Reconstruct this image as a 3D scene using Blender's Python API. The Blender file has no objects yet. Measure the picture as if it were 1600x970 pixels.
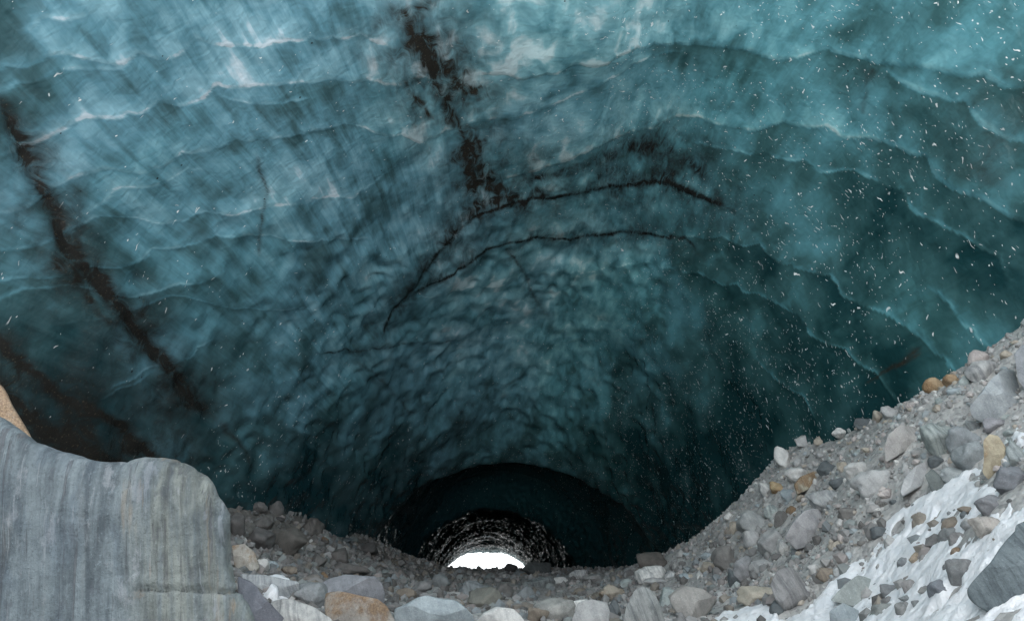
import bpy, math, random
import numpy as np
from mathutils import Vector
SC = bpy.context.scene
COL = SC.collection
R = math.radians
rng = np.random.default_rng(7)

# ------------------------------------------------------------------ camera
PITCH = R(20.0)
F = 800.0 / math.tan(R(37.5))          # focal length in pixels of the 1600 px wide photograph
cam = bpy.data.cameras.new('camera')
cam.sensor_width = 36.0
cam.lens = 18.0 / math.tan(R(37.5))
cam.clip_end = 6000
cam.clip_start = 0.05
camo = bpy.data.objects.new('camera', cam)
COL.objects.link(camo)
camo.location = (0, 0, 0)
camo.rotation_euler = (R(90) + PITCH, 0, 0)
SC.camera = camo

# ------------------------------------------------------------------ light
SUN_EL, SUN_AZ = R(38), R(-58)         # azimuth from +Y, positive to +X
world = bpy.data.worlds.new('World')
SC.world = world
world.use_nodes = True
nt = world.node_tree
sky = nt.nodes.new('ShaderNodeTexSky')
sky.sky_type = 'NISHITA'
sky.sun_disc = False
sky.sun_elevation = SUN_EL
sky.sun_rotation = SUN_AZ
sky.dust_density = 2.5
sky.air_density = 0.8
sky.ozone_density = 1.0
ov = nt.nodes.new('ShaderNodeMix')     # thin clouds veiling the blue sky
ov.data_type = 'RGBA'
tc = nt.nodes.new('ShaderNodeTexCoord')
cn = nt.nodes.new('ShaderNodeTexNoise')
cn.inputs['Scale'].default_value = 2.2
cn.inputs['Detail'].default_value = 5
nt.links.new(tc.outputs['Generated'], cn.inputs['Vector'])
mr = nt.nodes.new('ShaderNodeMapRange')
mr.inputs['From Min'].default_value = 0.3
mr.inputs['From Max'].default_value = 0.65
mr.inputs['To Min'].default_value = 0.55
mr.inputs['To Max'].default_value = 0.95
nt.links.new(cn.outputs['Fac'], mr.inputs['Value'])
nt.links.new(mr.outputs[0], ov.inputs['Factor'])
nt.links.new(sky.outputs['Color'], ov.inputs[6])
ov.inputs[7].default_value = (7.5, 7.6, 7.7, 1)
nt.links.new(ov.outputs[2], nt.nodes['Background'].inputs['Color'])
nt.nodes['Background'].inputs['Strength'].default_value = 0.15
sun = bpy.data.lights.new('sun', 'SUN')
sun.energy = 3.0
sun.angle = R(0.5)
sun.color = (1.0, 0.95, 0.88)
suno = bpy.data.objects.new('sun', sun)
COL.objects.link(suno)
d = Vector((math.sin(SUN_AZ) * math.cos(SUN_EL), math.cos(SUN_AZ) * math.cos(SUN_EL), math.sin(SUN_EL)))
suno.rotation_euler = d.to_track_quat('Z', 'Y').to_euler()
suno.location = d * 300
SC.view_settings.view_transform = 'Standard'
SC.view_settings.look = 'None'
SC.view_settings.gamma = 1
SC.view_settings.exposure = 1.6
SC.render.engine = 'CYCLES'
SC.cycles.max_bounces = 6
SC.cycles.diffuse_bounces = 5
SC.cycles.glossy_bounces = 2
SC.cycles.transmission_bounces = 2
SC.cycles.caustics_reflective = False
SC.cycles.caustics_refractive = False
SC.cycles.use_denoising = True
SC.cycles.sample_clamp_indirect = 6.0

# ------------------------------------------------------------------ maths helpers
def ray(px, py):
    xc = (px - 800.0) / F
    yc = (485.0 - py) / F
    return np.array([xc, math.cos(PITCH) - yc * math.sin(PITCH), math.sin(PITCH) + yc * math.cos(PITCH)])

def at(px, py, Y):
    r = ray(px, py)
    return r * (Y / r[1])

def project(P):
    c, s = math.cos(PITCH), math.sin(PITCH)
    f = P[..., 1] * c + P[..., 2] * s
    u = -P[..., 1] * s + P[..., 2] * c
    f = np.where(f > 0.05, f, 0.05)
    return 800 + F * P[..., 0] / f, 485 - F * u / f

def _h(ix, iy, iz, seed):
    n = (ix.astype(np.int64) * 374761393 + iy.astype(np.int64) * 668265263 + iz.astype(np.int64) * 2147483647 + seed * 1274126177) & 0xffffffff
    n = ((n ^ (n >> 13)) * 1274126177) & 0xffffffff
    n = ((n ^ (n >> 16)) * 2246822519) & 0xffffffff
    return ((n ^ (n >> 15)) & 0xffffff) / float(0xffffff)

def vnoise(x, y, z, seed=0):
    x, y, z = np.broadcast_arrays(x, y, z)
    ix, iy, iz = np.floor(x), np.floor(y), np.floor(z)
    fx, fy, fz = x - ix, y - iy, z - iz
    ux, uy, uz = [t * t * t * (t * (t * 6 - 15) + 10) for t in (fx, fy, fz)]
    out = 0
    for a in (0, 1):
        for b in (0, 1):
            for c in (0, 1):
                w = (ux if a else 1 - ux) * (uy if b else 1 - uy) * (uz if c else 1 - uz)
                out = out + w * _h(ix + a, iy + b, iz + c, seed)
    return out * 2 - 1

def fbm(x, y, z, seed=0, octv=4, gain=0.5, lac=2.03):
    s, a, t = 0, 1.0, 0
    for o in range(octv):
        s = s + a * vnoise(x * lac ** o, y * lac ** o, z * lac ** o, seed + o * 17)
        t += a
        a *= gain
    return s / t

def cells(x, y, seed=0):
    """2-D cellular noise: distance to the nearest and the second feature point"""
    ix, iy = np.floor(x), np.floor(y)
    f1 = np.full(x.shape, 9.0)
    f2 = np.full(x.shape, 9.0)
    zz = np.zeros_like(ix)
    for a in (-1, 0, 1):
        for b in (-1, 0, 1):
            cx, cy = ix + a, iy + b
            px_ = cx + _h(cx, cy, zz, seed)
            py_ = cy + _h(cx, cy, zz + 1, seed)
            dd = np.hypot(px_ - x, py_ - y)
            f2 = np.minimum(f2, np.maximum(f1, dd))
            f1 = np.minimum(f1, dd)
    return f1, f2

def cups(x, y, seed=0, kk=9.0):
    """smooth cellular hollows"""
    ix, iy = np.floor(x), np.floor(y)
    acc = np.zeros(x.shape)
    zz = np.zeros_like(ix)
    for a in (-1, 0, 1):
        for b in (-1, 0, 1):
            cx, cy = ix + a, iy + b
            dd = np.hypot(cx + _h(cx, cy, zz, seed) - x, cy + _h(cx, cy, zz + 1, seed) - y)
            acc += np.exp(-kk * dd)
    return -np.log(acc) / kk

def cups3(P, seed=0, kk=9.0):
    P = P.astype(np.float32)
    I0 = np.floor(P)
    acc = np.zeros(P.shape[:-1], np.float32)
    for a in (-1, 0, 1):
        for b in (-1, 0, 1):
            for c in (-1, 0, 1):
                q = I0 + np.array([a, b, c], np.float32)
                h = _h(q[..., 0], q[..., 1], q[..., 2], seed)
                d0 = q[..., 0] + h - P[..., 0]
                d1 = q[..., 1] + (h * 57.31) % 1 - P[..., 1]
                d2 = q[..., 2] + (h * 911.7) % 1 - P[..., 2]
                acc += np.exp(-kk * np.sqrt(d0 * d0 + d1 * d1 + d2 * d2)).astype(np.float32)
    return -np.log(acc + 1e-12) / kk

def sstep(a, b, x):
    t = np.clip((x - a) / (b - a), 0, 1)
    return t * t * (3 - 2 * t)

# ------------------------------------------------------------------ object helpers
def mesh_from(name, verts, faces, smooth=True, attrs=None):
    me = bpy.data.meshes.new(name)
    verts = np.ascontiguousarray(verts, dtype=np.float32)
    faces = np.ascontiguousarray(faces, dtype=np.int32)
    k = faces.shape[1]
    me.vertices.add(len(verts))
    me.vertices.foreach_set('co', verts.ravel())
    me.loops.add(faces.size)
    me.loops.foreach_set('vertex_index', faces.ravel())
    me.polygons.add(len(faces))
    me.polygons.foreach_set('loop_start', np.arange(0, faces.size, k, dtype=np.int32))
    me.polygons.foreach_set('loop_total', np.full(len(faces), k, dtype=np.int32))
    me.polygons.foreach_set('use_smooth', np.full(len(faces), smooth, dtype=bool))
    for an, av in (attrs or {}).items():
        av = np.asarray(av, dtype=np.float32)
        if av.ndim == 1:
            a = me.attributes.new(an, 'FLOAT', 'POINT')
            a.data.foreach_set('value', av)
        else:
            a = me.attributes.new(an, 'FLOAT_VECTOR', 'POINT')
            a.data.foreach_set('vector', av.ravel())
    me.update(calc_edges=True)
    me.validate()
    return me

def link(name, me, mat=None, parent=None):
    o = bpy.data.objects.new(name, me)
    COL.objects.link(o)
    if mat is not None and not me.materials:
        me.materials.append(mat)
    if parent:
        o.parent = parent
    return o

def tag(o, label=None, cat=None, group=None, kind=None):
    if label: o['label'] = label
    if cat: o['category'] = cat
    if group: o['group'] = group
    if kind: o['kind'] = kind
    return o

def grid_faces(nr, nc):
    i = np.arange(nr - 1)[:, None] * nc + np.arange(nc - 1)[None, :]
    return np.stack([i, i + 1, i + nc + 1, i + nc], -1).reshape(-1, 4)

# ------------------------------------------------------------------ material helpers
class NT:
    def __init__(self, name):
        self.m = bpy.data.materials.new(name)
        self.m.use_nodes = True
        self.t = self.m.node_tree
        self.b = self.t.nodes['Principled BSDF']
    def n(self, kind, **kw):
        nd = self.t.nodes.new(kind)
        for k, v in kw.items():
            setattr(nd, k, v)
        return nd
    def l(self, a, b):
        self.t.links.new(a, b)
    def set(self, sock, v):
        if hasattr(v, 'links') or isinstance(v, bpy.types.NodeSocket):
            self.l(v, sock)
        else:
            sock.default_value = v
    def attr(self, name, vec=False):
        a = self.n('ShaderNodeAttribute')
        a.attribute_name = name
        return a.outputs['Vector'] if vec else a.outputs['Fac']
    def math(self, op, a, b=0.0, c=None, clamp=False):
        m = self.n('ShaderNodeMath', operation=op)
        m.use_clamp = clamp
        self.set(m.inputs[0], a)
        self.set(m.inputs[1], b)
        if c is not None: self.set(m.inputs[2], c)
        return m.outputs[0]
    dims = '3D'
    def noise(self, vec, scale, detail=4, rough=0.55, dist=0.0):
        n = self.n('ShaderNodeTexNoise', noise_dimensions=self.dims)
        n.inputs['Scale'].default_value = scale
        n.inputs['Detail'].default_value = detail
        n.inputs['Roughness'].default_value = rough
        n.inputs['Distortion'].default_value = dist
        self.set(n.inputs['Vector'], vec)
        return n.outputs['Fac']
    def vor(self, vec, scale, feature='F1', out='Distance', rnd=1.0):
        n = self.n('ShaderNodeTexVoronoi', feature=feature, voronoi_dimensions=self.dims)
        n.inputs['Scale'].default_value = scale
        n.inputs['Randomness'].default_value = rnd
        self.set(n.inputs['Vector'], vec)
        return n.outputs[out]
    def map(self, vec, scale=(1, 1, 1), rot=(0, 0, 0), loc=(0, 0, 0)):
        n = self.n('ShaderNodeMapping')
        n.inputs['Scale'].default_value = scale
        n.inputs['Rotation'].default_value = rot
        n.inputs['Location'].default_value = loc
        self.set(n.inputs['Vector'], vec)
        return n.outputs[0]
    def rng(self, v, a, b, c=0.0, d_=1.0, smooth=True):
        n = self.n('ShaderNodeMapRange')
        n.interpolation_type = 'SMOOTHSTEP' if smooth else 'LINEAR'
        self.set(n.inputs['Value'], v)
        self.set(n.inputs['From Min'], a)
        self.set(n.inputs['From Max'], b)
        self.set(n.inputs['To Min'], c)
        self.set(n.inputs['To Max'], d_)
        return n.outputs[0]
    def mix(self, f, a, b, mode='MIX'):
        n = self.n('ShaderNodeMix', data_type='RGBA', blend_type=mode)
        self.set(n.inputs['Factor'], f)
        for s, v in ((n.inputs[6], a), (n.inputs[7], b)):
            if isinstance(v, tuple):
                s.default_value = (*v, 1) if len(v) == 3 else v
            else:
                self.l(v, s)
        return n.outputs[2]
    def bump(self, h, strength, dist, normal=None):
        n = self.n('ShaderNodeBump')
        n.inputs['Strength'].default_value = strength
        n.inputs['Distance'].default_value = dist
        self.l(h, n.inputs['Height'])
        if normal is not None:
            self.l(normal, n.inputs['Normal'])
        return n.outputs[0]
    def vadd(self, a, b):
        n = self.n('ShaderNodeVectorMath', operation='ADD')
        self.set(n.inputs[0], a)
        self.set(n.inputs[1], b)
        return n.outputs[0]
    def vscale(self, a, s):
        n = self.n('ShaderNodeVectorMath', operation='SCALE')
        self.set(n.inputs[0], a)
        self.set(n.inputs['Scale'], s)
        return n.outputs[0]

# ------------------------------------------------------------------ terrain height
def C(px, py, Y):
    p = at(px, py, Y)
    return (p[0], p[1], p[2])

CTRL = np.array([
    # cave floor
    (0, 4, -1.7), (0, 10, -1.6), (0, 17, -1.5), (-3, 20, -1.5), (3, 20, -1.55), (0, 26, -1.5), (-4, 30, -1.35), (4, 30, -1.45),
    (0, 40, -1.4), (-4, 42, -1.3), (5, 42, -1.3), (0, 52, -1.36), (0, 60, -1.36), (-5, 60, -1.3), (4, 60, -1.3), (-9, 60, -1.0), (6, 60, -1.2),
    (-2, 70, -1.6), (-3, 85, -2.2), (-4, 100, -2.7), (-4, 125, -3.2), (-14, 90, -2), (8, 90, -2), (-14, 120, -3), (8, 120, -3),
    # left bank
    (-12, 28, 2.0), (-9.6, 44, 1.3), (-8.4, 22, 0.1), (-7.1, 25, -0.75), (-5.6, 16, -1.13), (-8.2, 38, -0.4), (-10.6, 36, 1.6),
    (-15, 25, 3.2), (-18, 15, 3.5), (-18, 5, 2.6), (-11, 12, 0.2), (-5, 6, -1.4), (-9, 5, -0.9), (-16, 45, 3), (-7.2, 44, -0.6),
    # right bank
    C(1600, 970, 8), C(1300, 970, 15), C(1150, 970, 17), (4, 18, -1.5), (3, 10, -1.6), (3, 5, -1.5), C(1450, 970, 11),
    C(1240, 692, 27.3), C(1180, 762, 32), C(1110, 830, 37.5), C(1060, 868, 42), C(1000, 886, 50), C(1320, 668, 24),
    C(1600, 505, 16.3), C(1540, 552, 17.6), C(1450, 604, 19.6), C(1400, 634, 21),
    C(1400, 700, 17), C(1150, 850, 25), C(1300, 800, 18.5), C(1550, 800, 11), C(1580, 650, 14.5), C(1250, 880, 19), C(1450, 850, 13.5),
    C(1060, 930, 25), C(1500, 700, 15),
    (18, 10, 9.5), (18, 25, 8.5), (16, 3, 7), (10, 2, 2.6), (5, 2, -0.6), (20, 40, 4), (14, 34, 5),
    # outside, behind the camera
    (0, -6, -1.9), (-20, -8, 0.5), (20, -8, 5), (0, -20, -3), (-25, -25, -2), (25, -25, 1), (30, 60, 3), (-30, 60, 3), (-30, 20, 4), (30, 10, 13),
], dtype=float)

def tps_fit(P, lam=0.02):
    n = len(P)
    xy = P[:, :2] / 10.0
    dd = np.hypot(xy[:, None, 0] - xy[None, :, 0], xy[:, None, 1] - xy[None, :, 1])
    K = np.where(dd > 0, dd ** 2 * np.log(dd + 1e-12), 0) + lam * np.eye(n) * 0.1
    Q = np.column_stack([np.ones(n), xy])
    A = np.block([[K, Q], [Q.T, np.zeros((3, 3))]])
    return xy, np.linalg.solve(A, np.concatenate([P[:, 2], np.zeros(3)]))
TXY, TW = tps_fit(CTRL)

def base_height(x, y):
    shp = np.shape(x)
    x = np.ravel(x).astype(float); y = np.ravel(y).astype(float)
    xc = np.clip(x, -30, 30) / 10; yc = np.clip(y, -25, 130) / 10
    z = TW[-3] + TW[-2] * xc + TW[-1] * yc
    for (a, b), w in zip(TXY, TW[:-3]):
        d2 = (xc - a) ** 2 + (yc - b) ** 2
        z = z + w * 0.5 * d2 * np.log(d2 + 1e-12)
    far = np.maximum(np.maximum(np.abs(x) - 30, 0), np.maximum(-25 - y, y - 130)) / 40
    f = sstep(0, 1, far)
    z = z * (1 - f) + f * -3.2
    return z.reshape(shp)

def ground_height(x, y):
    z = base_height(x, y)
    x = np.asarray(x, float); y = np.asarray(y, float)
    near = sstep(150, 60, y) * sstep(-40, -10, y)
    z = z + near * (0.22 * fbm(x * 0.45, y * 0.45, 3.1 + 0 * x, 11, 3) + 0.10 * fbm(x * 1.7, y * 1.7, 1.3 + 0 * x, 23, 4, 0.6))
    return z

def hit_ground(px, py, lo=4.0, hi=75.0):
    r = ray(px, py)
    r = r / r[1]
    Y = np.arange(lo, hi, 0.03)
    P = Y[:, None] * r[None, :]
    below = P[:, 2] < ground_height(P[:, 0], P[:, 1])
    i = int(np.argmax(below)) if below.any() else len(Y) - 1
    return P[i]

# ------------------------------------------------------------------ the ground sheet
def axis(parts):
    out = []
    for a, b, st in parts:
        out.append(np.arange(a, b - 1e-6, st))
    return np.concatenate(out + [np.array([parts[-1][1]])])
gx = axis([(-900, -100, 100), (-100, -30, 10), (-30, -16, 0.7), (-16, 17, 0.10), (17, 30, 0.7), (30, 100, 10), (100, 900, 100)])
gy = axis([(-900, -100, 100), (-100, -20, 8), (-20, 4, 0.6), (4, 30, 0.09), (30, 66, 0.2), (66, 130, 1.0), (130, 260, 8), (260, 1000, 60)])
GX, GY = np.meshgrid(gx, gy)
GZ = ground_height(GX, GY)
near = sstep(70, 50, GY) * sstep(-2, 4, GY) * sstep(19, 15, np.abs(GX))
f1, f2 = cells(GX * 3.2, GY * 3.2, 5)
g1, g2 = cells(GX * 7.5, GY * 7.5, 9)
GZ = GZ + near * (0.10 * (0.5 - f1) * (vnoise(GX, GY, 0 * GX, 3) > -0.2) + 0.05 * (0.5 - g1))
snowy = np.clip(sstep(95, 122, GY) + sstep(-14, -22, GY), 0, 1)
ground_me = mesh_from('ground', np.stack([GX, GY, GZ], -1).reshape(-1, 3), grid_faces(*GX.shape), True, {'snow': snowy.ravel(), 'shade': (sstep(-3.5, -7, GX) * sstep(16, 22, GY) * sstep(110, 95, GY) * 0.9 + sstep(26, 44, GY) * sstep(110, 95, GY) * sstep(8.5, 6, GX) * 0.7).clip(0, 1).ravel()})

def ground_material():
    k = NT('moraine_rubble')
    geo = k.n('ShaderNodeNewGeometry').outputs['Position']
    big = k.noise(geo, 0.35, 3)
    mid = k.noise(geo, 2.2, 5, 0.6)
    fine = k.noise(geo, 16, 6, 0.7)
    v = k.vor(geo, 9)
    vc = k.vor(geo, 9, out='Color')
    c = k.mix(k.rng(big, 0.35, 0.65), (0.40, 0.393, 0.375), (0.54, 0.532, 0.51))
    c = k.mix(k.rng(mid, 0.35, 0.7), c, (0.31, 0.31, 0.305))
    sep = k.n('ShaderNodeSeparateColor'); k.l(vc, sep.inputs[0])
    c = k.mix(k.rng(sep.outputs[0], 0.55, 0.95, 0, 0.7), c, (0.46, 0.46, 0.45))
    c = k.mix(k.rng(sep.outputs[1], 0.75, 1.0, 0, 0.6), c, (0.12, 0.125, 0.13))
    c = k.mix(k.rng(fine, 0.3, 0.75, 0, 0.5), c, (0.42, 0.415, 0.40))
    c = k.mix(k.attr('shade'), c, k.mix(1.0, c, (0.42, 0.405, 0.385), 'MULTIPLY'))  # left bank and deep floor darkened: shade painted into the ground colour
    sn = k.attr('snow')
    c = k.mix(k.rng(k.math('ADD', sn, k.math('MULTIPLY', k.math('SUBTRACT', mid, 0.5), 0.8)), 0.4, 0.6), c, (0.86, 0.87, 0.88))
    k.l(c, k.b.inputs['Base Color'])
    k.b.inputs['Roughness'].default_value = 0.95
    k.b.inputs['Specular IOR Level'].default_value = 0.25
    h = k.math('ADD', k.math('MULTIPLY', fine, 0.5), k.math('MULTIPLY', k.math('SUBTRACT', 1.0, v), 0.8))
    k.l(k.bump(h, 0.9, 0.06), k.b.inputs['Normal'])
    return k.m
M_GROUND = ground_material()
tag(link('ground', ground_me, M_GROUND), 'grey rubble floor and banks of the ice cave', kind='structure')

# ------------------------------------------------------------------ glacier with the cave in it
RINGS = [  # L, A(pex), R of every ring, from the front lip to the far exit
    ((-21, 0, -4), (4, 4.5, 29.5), (21, 0, -4)),
    ((-19.5, 3, -4), (4, 10, 25.2), (19.5, 3, -4)),
    ((-18, 8, -4), (4, 16, 21.6), (17.5, 7, -4)),
    ((-16.5, 13, -4), (4, 21, 19.5), (15.5, 11.5, -4)),
    ((-14.5, 18, -4), (3.6, 25.3, 18.2), (14.2, 16, -4)),
    ((-12.8, 25, -4), (3.0, 32, 15.9), (12.4, 23, -4)),
    ((-11.2, 33, -4), (1.5, 42, 13.0), (11.2, 33, -4)),
    ((-9.8, 44, -4), (-0.2, 51.5, 6.5), (9.8, 44, -4)),
    ((-9.6, 48, -4), (-0.6, 53.2, 7.6), (9.4, 48, -4)),
    ((-9.3, 55, -4), (-1.2, 57.5, 6.4), (7.8, 55, -4)),
    ((-9.2, 60, -4), (-1.6, 60, 3.75), (6.4, 60, -4)),
    ((-9.4, 63, -4), (-1.7, 63, 4.3), (6.4, 63, -4)),
    ((-9.6, 80, -4), (-2.4, 80, 3.6), (5.0, 80, -4)),
    ((-11, 100, -4.5), (-3.4, 100, 2.3), (4.2, 100, -4.5)),
    ((-12.2, 121, -5), (-4.4, 121, 0.5), (3.4, 121, -5)),
]
RA = np.array(RINGS, float)            # (nr, 3, 3)

def catmull(P, t):
    n = len(P)
    i = np.clip(np.floor(t).astype(int), 0, n - 2)
    f = (t - i)[:, None, None]
    p0 = P[np.clip(i - 1, 0, n - 1)]; p1 = P[i]; p2 = P[i + 1]; p3 = P[np.clip(i + 2, 0, n - 1)]
    return 0.5 * (2 * p1 + (p2 - p0) * f + (2 * p0 - 5 * p1 + 4 * p2 - p3) * f ** 2 + (3 * p1 - p0 - 3 * p2 + p3) * f ** 3)

def rings_at(t, th):
    """t (n,) ring parameter, th (m,) in -90..90 deg (left floor .. right floor) -> points (n, m, 3)"""
    K = catmull(RA, t)
    L, A, Rr = K[:, 0], K[:, 1], K[:, 2]
    S = np.where((th < 0)[None, :, None], L[:, None, :], Rr[:, None, :])
    A = A[:, None, :]
    sn = np.abs(np.sin(th))[None, :]
    cs = np.cos(th)[None, :]
    x = A[..., 0] + (S[..., 0] - A[..., 0]) * sn
    cs = cs ** (1 - 0.22 * sstep(5.5, 7, t) * sstep(10.5, 9, t))[:, None]
    z = S[..., 2] + (A[..., 2] - S[..., 2]) * cs
    y = A[..., 1] + (S[..., 1] - A[..., 1]) * sn ** 2
    return np.stack([x, y, z], -1)

NT_, NS_ = 1100, 1000
tt = np.linspace(0, len(RA) - 1, 6001)
ap = catmull(RA, tt)
pp = np.stack(project(ap[:, 1]), -1)
stepl = np.hypot(*(np.diff(pp, axis=0).T))
stepl = np.minimum(stepl, 3) + 0.4 * np.linalg.norm(np.diff(ap[:, 2], axis=0), axis=1) * 12
stepl += 0.35 * sstep(9.5, 10, tt[:-1]) * np.linalg.norm(np.diff(ap[:, 1], axis=0), axis=1) * 12
vis = tt[:-1] < 1.2
stepl[vis] *= 0.35
cum = np.concatenate([[0], np.cumsum(stepl)])
T = np.interp(np.linspace(0, cum[-1], NS_), cum, tt)
TH = np.linspace(-R(89.99), R(89.99), NT_)
B = rings_at(T, TH)                    # smooth cave surface
dth = np.gradient(B, axis=1); dt = np.gradient(B, axis=0)
N = np.cross(dt, dth)
N /= np.linalg.norm(N, axis=-1, keepdims=True) + 1e-9
cen = np.stack([0 * T + catmull(RA, T)[:, 1, 0], catmull(RA, T)[:, 1, 1], 0 * T], -1)[:, None, :]
flip = np.sum(N * (cen - B), -1, keepdims=True).mean() < 0
if flip: N = -N                        # N points into the cave
U = np.concatenate([np.zeros((NS_, 1)), np.cumsum(np.linalg.norm(np.diff(B, axis=1), axis=-1), axis=1)], 1)
U = U - U[:, NT_ // 2][:, None]
V = np.concatenate([np.zeros((1, NT_)), np.cumsum(np.linalg.norm(np.diff(B, axis=0), axis=-1), axis=0)], 0)
PX, PY = project(B)
front = (T < 7.0)[:, None] & (B[..., 1] > 2)

def to_surface(pts):
    """photograph pixels -> (row, column) of the cave surface"""
    out = []
    sub = (slice(None, None, 2), slice(None, None, 2))
    sx, sy = np.where(front, PX, -1e6)[sub], np.where(front, PY, -1e6)[sub]
    for (a, b) in pts:
        k = int(np.argmin((sx - a) ** 2 + (sy - b) ** 2))
        i, j = divmod(k, sx.shape[1])
        out.append((i * 2, j * 2))
    return np.array(out)

RIDGES = [  # scalloped ledges of the roof: height of the step in metres, pale rim, line
    (0.22, .5, [(0, 54), (45, 48), (85, 32), (120, 18), (160, 4)]),
    (0.28, .7, [(-40, 112), (0, 108), (70, 98), (120, 82), (150, 82), (210, 88), (270, 78), (310, 65), (372, 62), (430, 55), (470, 45), (530, 53), (580, 62), (640, 70)]),
    (0.15, .5, [(-40, 155), (0, 143), (90, 112), (160, 97), (240, 88)]),
    (0.30, .8, [(-40, 240), (0, 228), (50, 217), (85, 213), (125, 195), (155, 180), (200, 163), (270, 155), (310, 147), (365, 128), (410, 119), (450, 123), (510, 113), (560, 127), (640, 122), (700, 128)]),
    (0.18, .6, [(330, 152), (400, 155), (450, 152), (500, 140)]),
    (0.34, .8, [(-40, 340), (0, 320), (60, 295), (130, 270), (170, 262), (195, 265), (265, 248), (300, 237), (370, 215), (405, 217), (470, 205), (540, 192), (580, 205), (630, 205), (660, 226), (690, 212), (730, 200)]),
    (0.16, .5, [(100, 345), (150, 322), (190, 295), (240, 280), (330, 262)]),
    (0.22, .5, [(-30, 408), (0, 393), (50, 370), (100, 352), (160, 330), (240, 352), (300, 340), (400, 325), (480, 312), (545, 305), (580, 283), (620, 252), (670, 230)]),
    (0.28, .7, [(-30, 462), (0, 448), (40, 435), (80, 425), (130, 410), (175, 420), (235, 398), (300, 380), (330, 372), (370, 368), (410, 361), (450, 370), (520, 374), (580, 368)]),
    (0.16, .6, [(-20, 480), (15, 465), (50, 452), (110, 432), (195, 470), (250, 450), (310, 440), (370, 418)]),
    (0.20, .4, [(60, 520), (130, 495), (205, 480), (270, 460), (380, 485), (440, 482), (500, 480)]),
    (0.18, .5, [(150, 620), (190, 598), (220, 580), (290, 560), (320, 535), (360, 530)]),
    (0.16, .5, [(120, 640), (165, 618), (200, 605), (250, 575)]),
    (0.50, 1., [(735, 118), (780, 112), (830, 113), (870, 113), (900, 97), (940, 95), (975, 75), (1010, 70), (1060, 63), (1130, 68), (1200, 80), (1240, 76), (1280, 78), (1330, 90), (1380, 97), (1420, 95), (1465, 100), (1500, 113), (1550, 124), (1600, 128), (1660, 140)]),
    (0.32, .7, [(725, 200), (780, 180), (830, 165), (880, 150), (930, 130), (980, 103), (1030, 82), (1075, 76)]),
    (0.50, 1., [(730, 290), (790, 272), (840, 258), (890, 240), (950, 215), (990, 198), (1030, 196), (1060, 178), (1100, 177), (1130, 187), (1185, 192), (1220, 187), (1260, 195), (1310, 207), (1360, 210), (1410, 230), (1480, 275), (1540, 305), (1580, 330), (1660, 380)]),
    (0.20, .9, [(1380, 103), (1430, 125), (1480, 150), (1530, 172), (1600, 210), (1660, 240)]),
    (0.16, .7, [(1085, 212), (1150, 225), (1230, 247), (1280, 262), (1330, 266), (1400, 300), (1470, 340), (1530, 380), (1600, 440)]),
    (0.34, .15, [(600, 525), (605, 500), (640, 455), (690, 385), (750, 335), (800, 315), (870, 310), (930, 298), (980, 286), (1030, 278), (1060, 285), (1110, 310), (1165, 335)]),
    (0.34, .15, [(610, 490), (640, 460), (700, 430), (760, 385), (830, 378), (890, 380), (950, 366), (1010, 368), (1060, 370)]),
    (0.38, .9, [(1060, 366), (1140, 371), (1200, 390), (1260, 420), (1330, 455), (1390, 495), (1440, 532), (1510, 590)]),
    (0.30, .8, [(1060, 424), (1110, 434), (1160, 452), (1190, 452), (1220, 475), (1270, 510), (1330, 545), (1360, 580), (1420, 640)]),
    (0.24, .7, [(1170, 560), (1190, 575), (1240, 605), (1285, 665)]),
    (0.18, .6, [(1450, 440), (1490, 485), (1530, 520), (1570, 560)]),
    (0.30, .2, [(490, 556), (560, 548), (630, 538), (700, 533), (800, 526), (870, 535), (940, 530), (1000, 545)]),
    (0.15, .4, [(620, 470), (680, 455), (760, 445), (800, 442)]),
    (0.16, .4, [(870, 425), (930, 425), (1000, 412), (1060, 424)]),
]

disp = np.zeros_like(U)
rim = np.zeros_like(U)
ledge_shade = np.zeros_like(U)
wav = 0.55 * np.abs(vnoise(U * 0.55, V * 0.12, 0 * U, 31)) + 0.22 * np.abs(vnoise(U * 1.4, V * 0.3, 0 * U, 37))
cols = np.arange(NT_)
for k, (amp, pale, line) in enumerate(RIDGES):
    ij = to_surface(line)
    o = np.argsort(ij[:, 1], kind='stable')
    ij = ij[o]
    j, keep = np.unique(ij[:, 1], return_index=True)
    i = ij[keep, 0].astype(float)
    s_i = np.interp(cols, j, i)
    w = 0.5
    if len(j) > 3:                     # ease the polyline
        ker = np.hanning(15); ker /= ker.sum()
        s_i = np.convolve(np.pad(s_i, 7, 'edge'), ker, 'valid')
    fade = sstep(j[0] - 2, j[0] + 18, cols) * sstep(j[-1] + 2, j[-1] - 18, cols)
    vi = np.array([np.interp(s_i[c], np.arange(NS_), V[:, c]) for c in cols])
    ws = 0.6 if pale < 0.3 else 0.8
    dv = V - vi[None, :] - (wav - 0.25) * ws
    fr = np.exp(np.clip(dv, -40, 0) / 1.5) * (dv <= 0)
    bk = -0.22 * np.exp(-np.clip(dv, 0, 40) / 0.9) * (dv > 0)
    stp = 0.10
    sm = sstep(-stp, stp, dv)
    disp += 0.11 * amp * fade[None, :] * ((1 - sm) * np.exp(np.minimum(dv, 0) / 1.2))
    ledge_shade += pale * fade[None, :] * np.exp(-np.maximum(dv, 0) / 0.9) * (dv > 0.03)  # ice darkened just behind each ledge: the step's shade painted in
    rim += pale * fade[None, :] * (1.25 * np.exp(-(dv + 0.02) ** 2 / 0.065 ** 2) + 0.5 * np.exp(np.minimum(dv, 0) / 0.8) * (dv <= 0.05))  # glow of the thin ledge edge painted in as a paler rim
rim = np.clip(rim, 0, 1)

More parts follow.
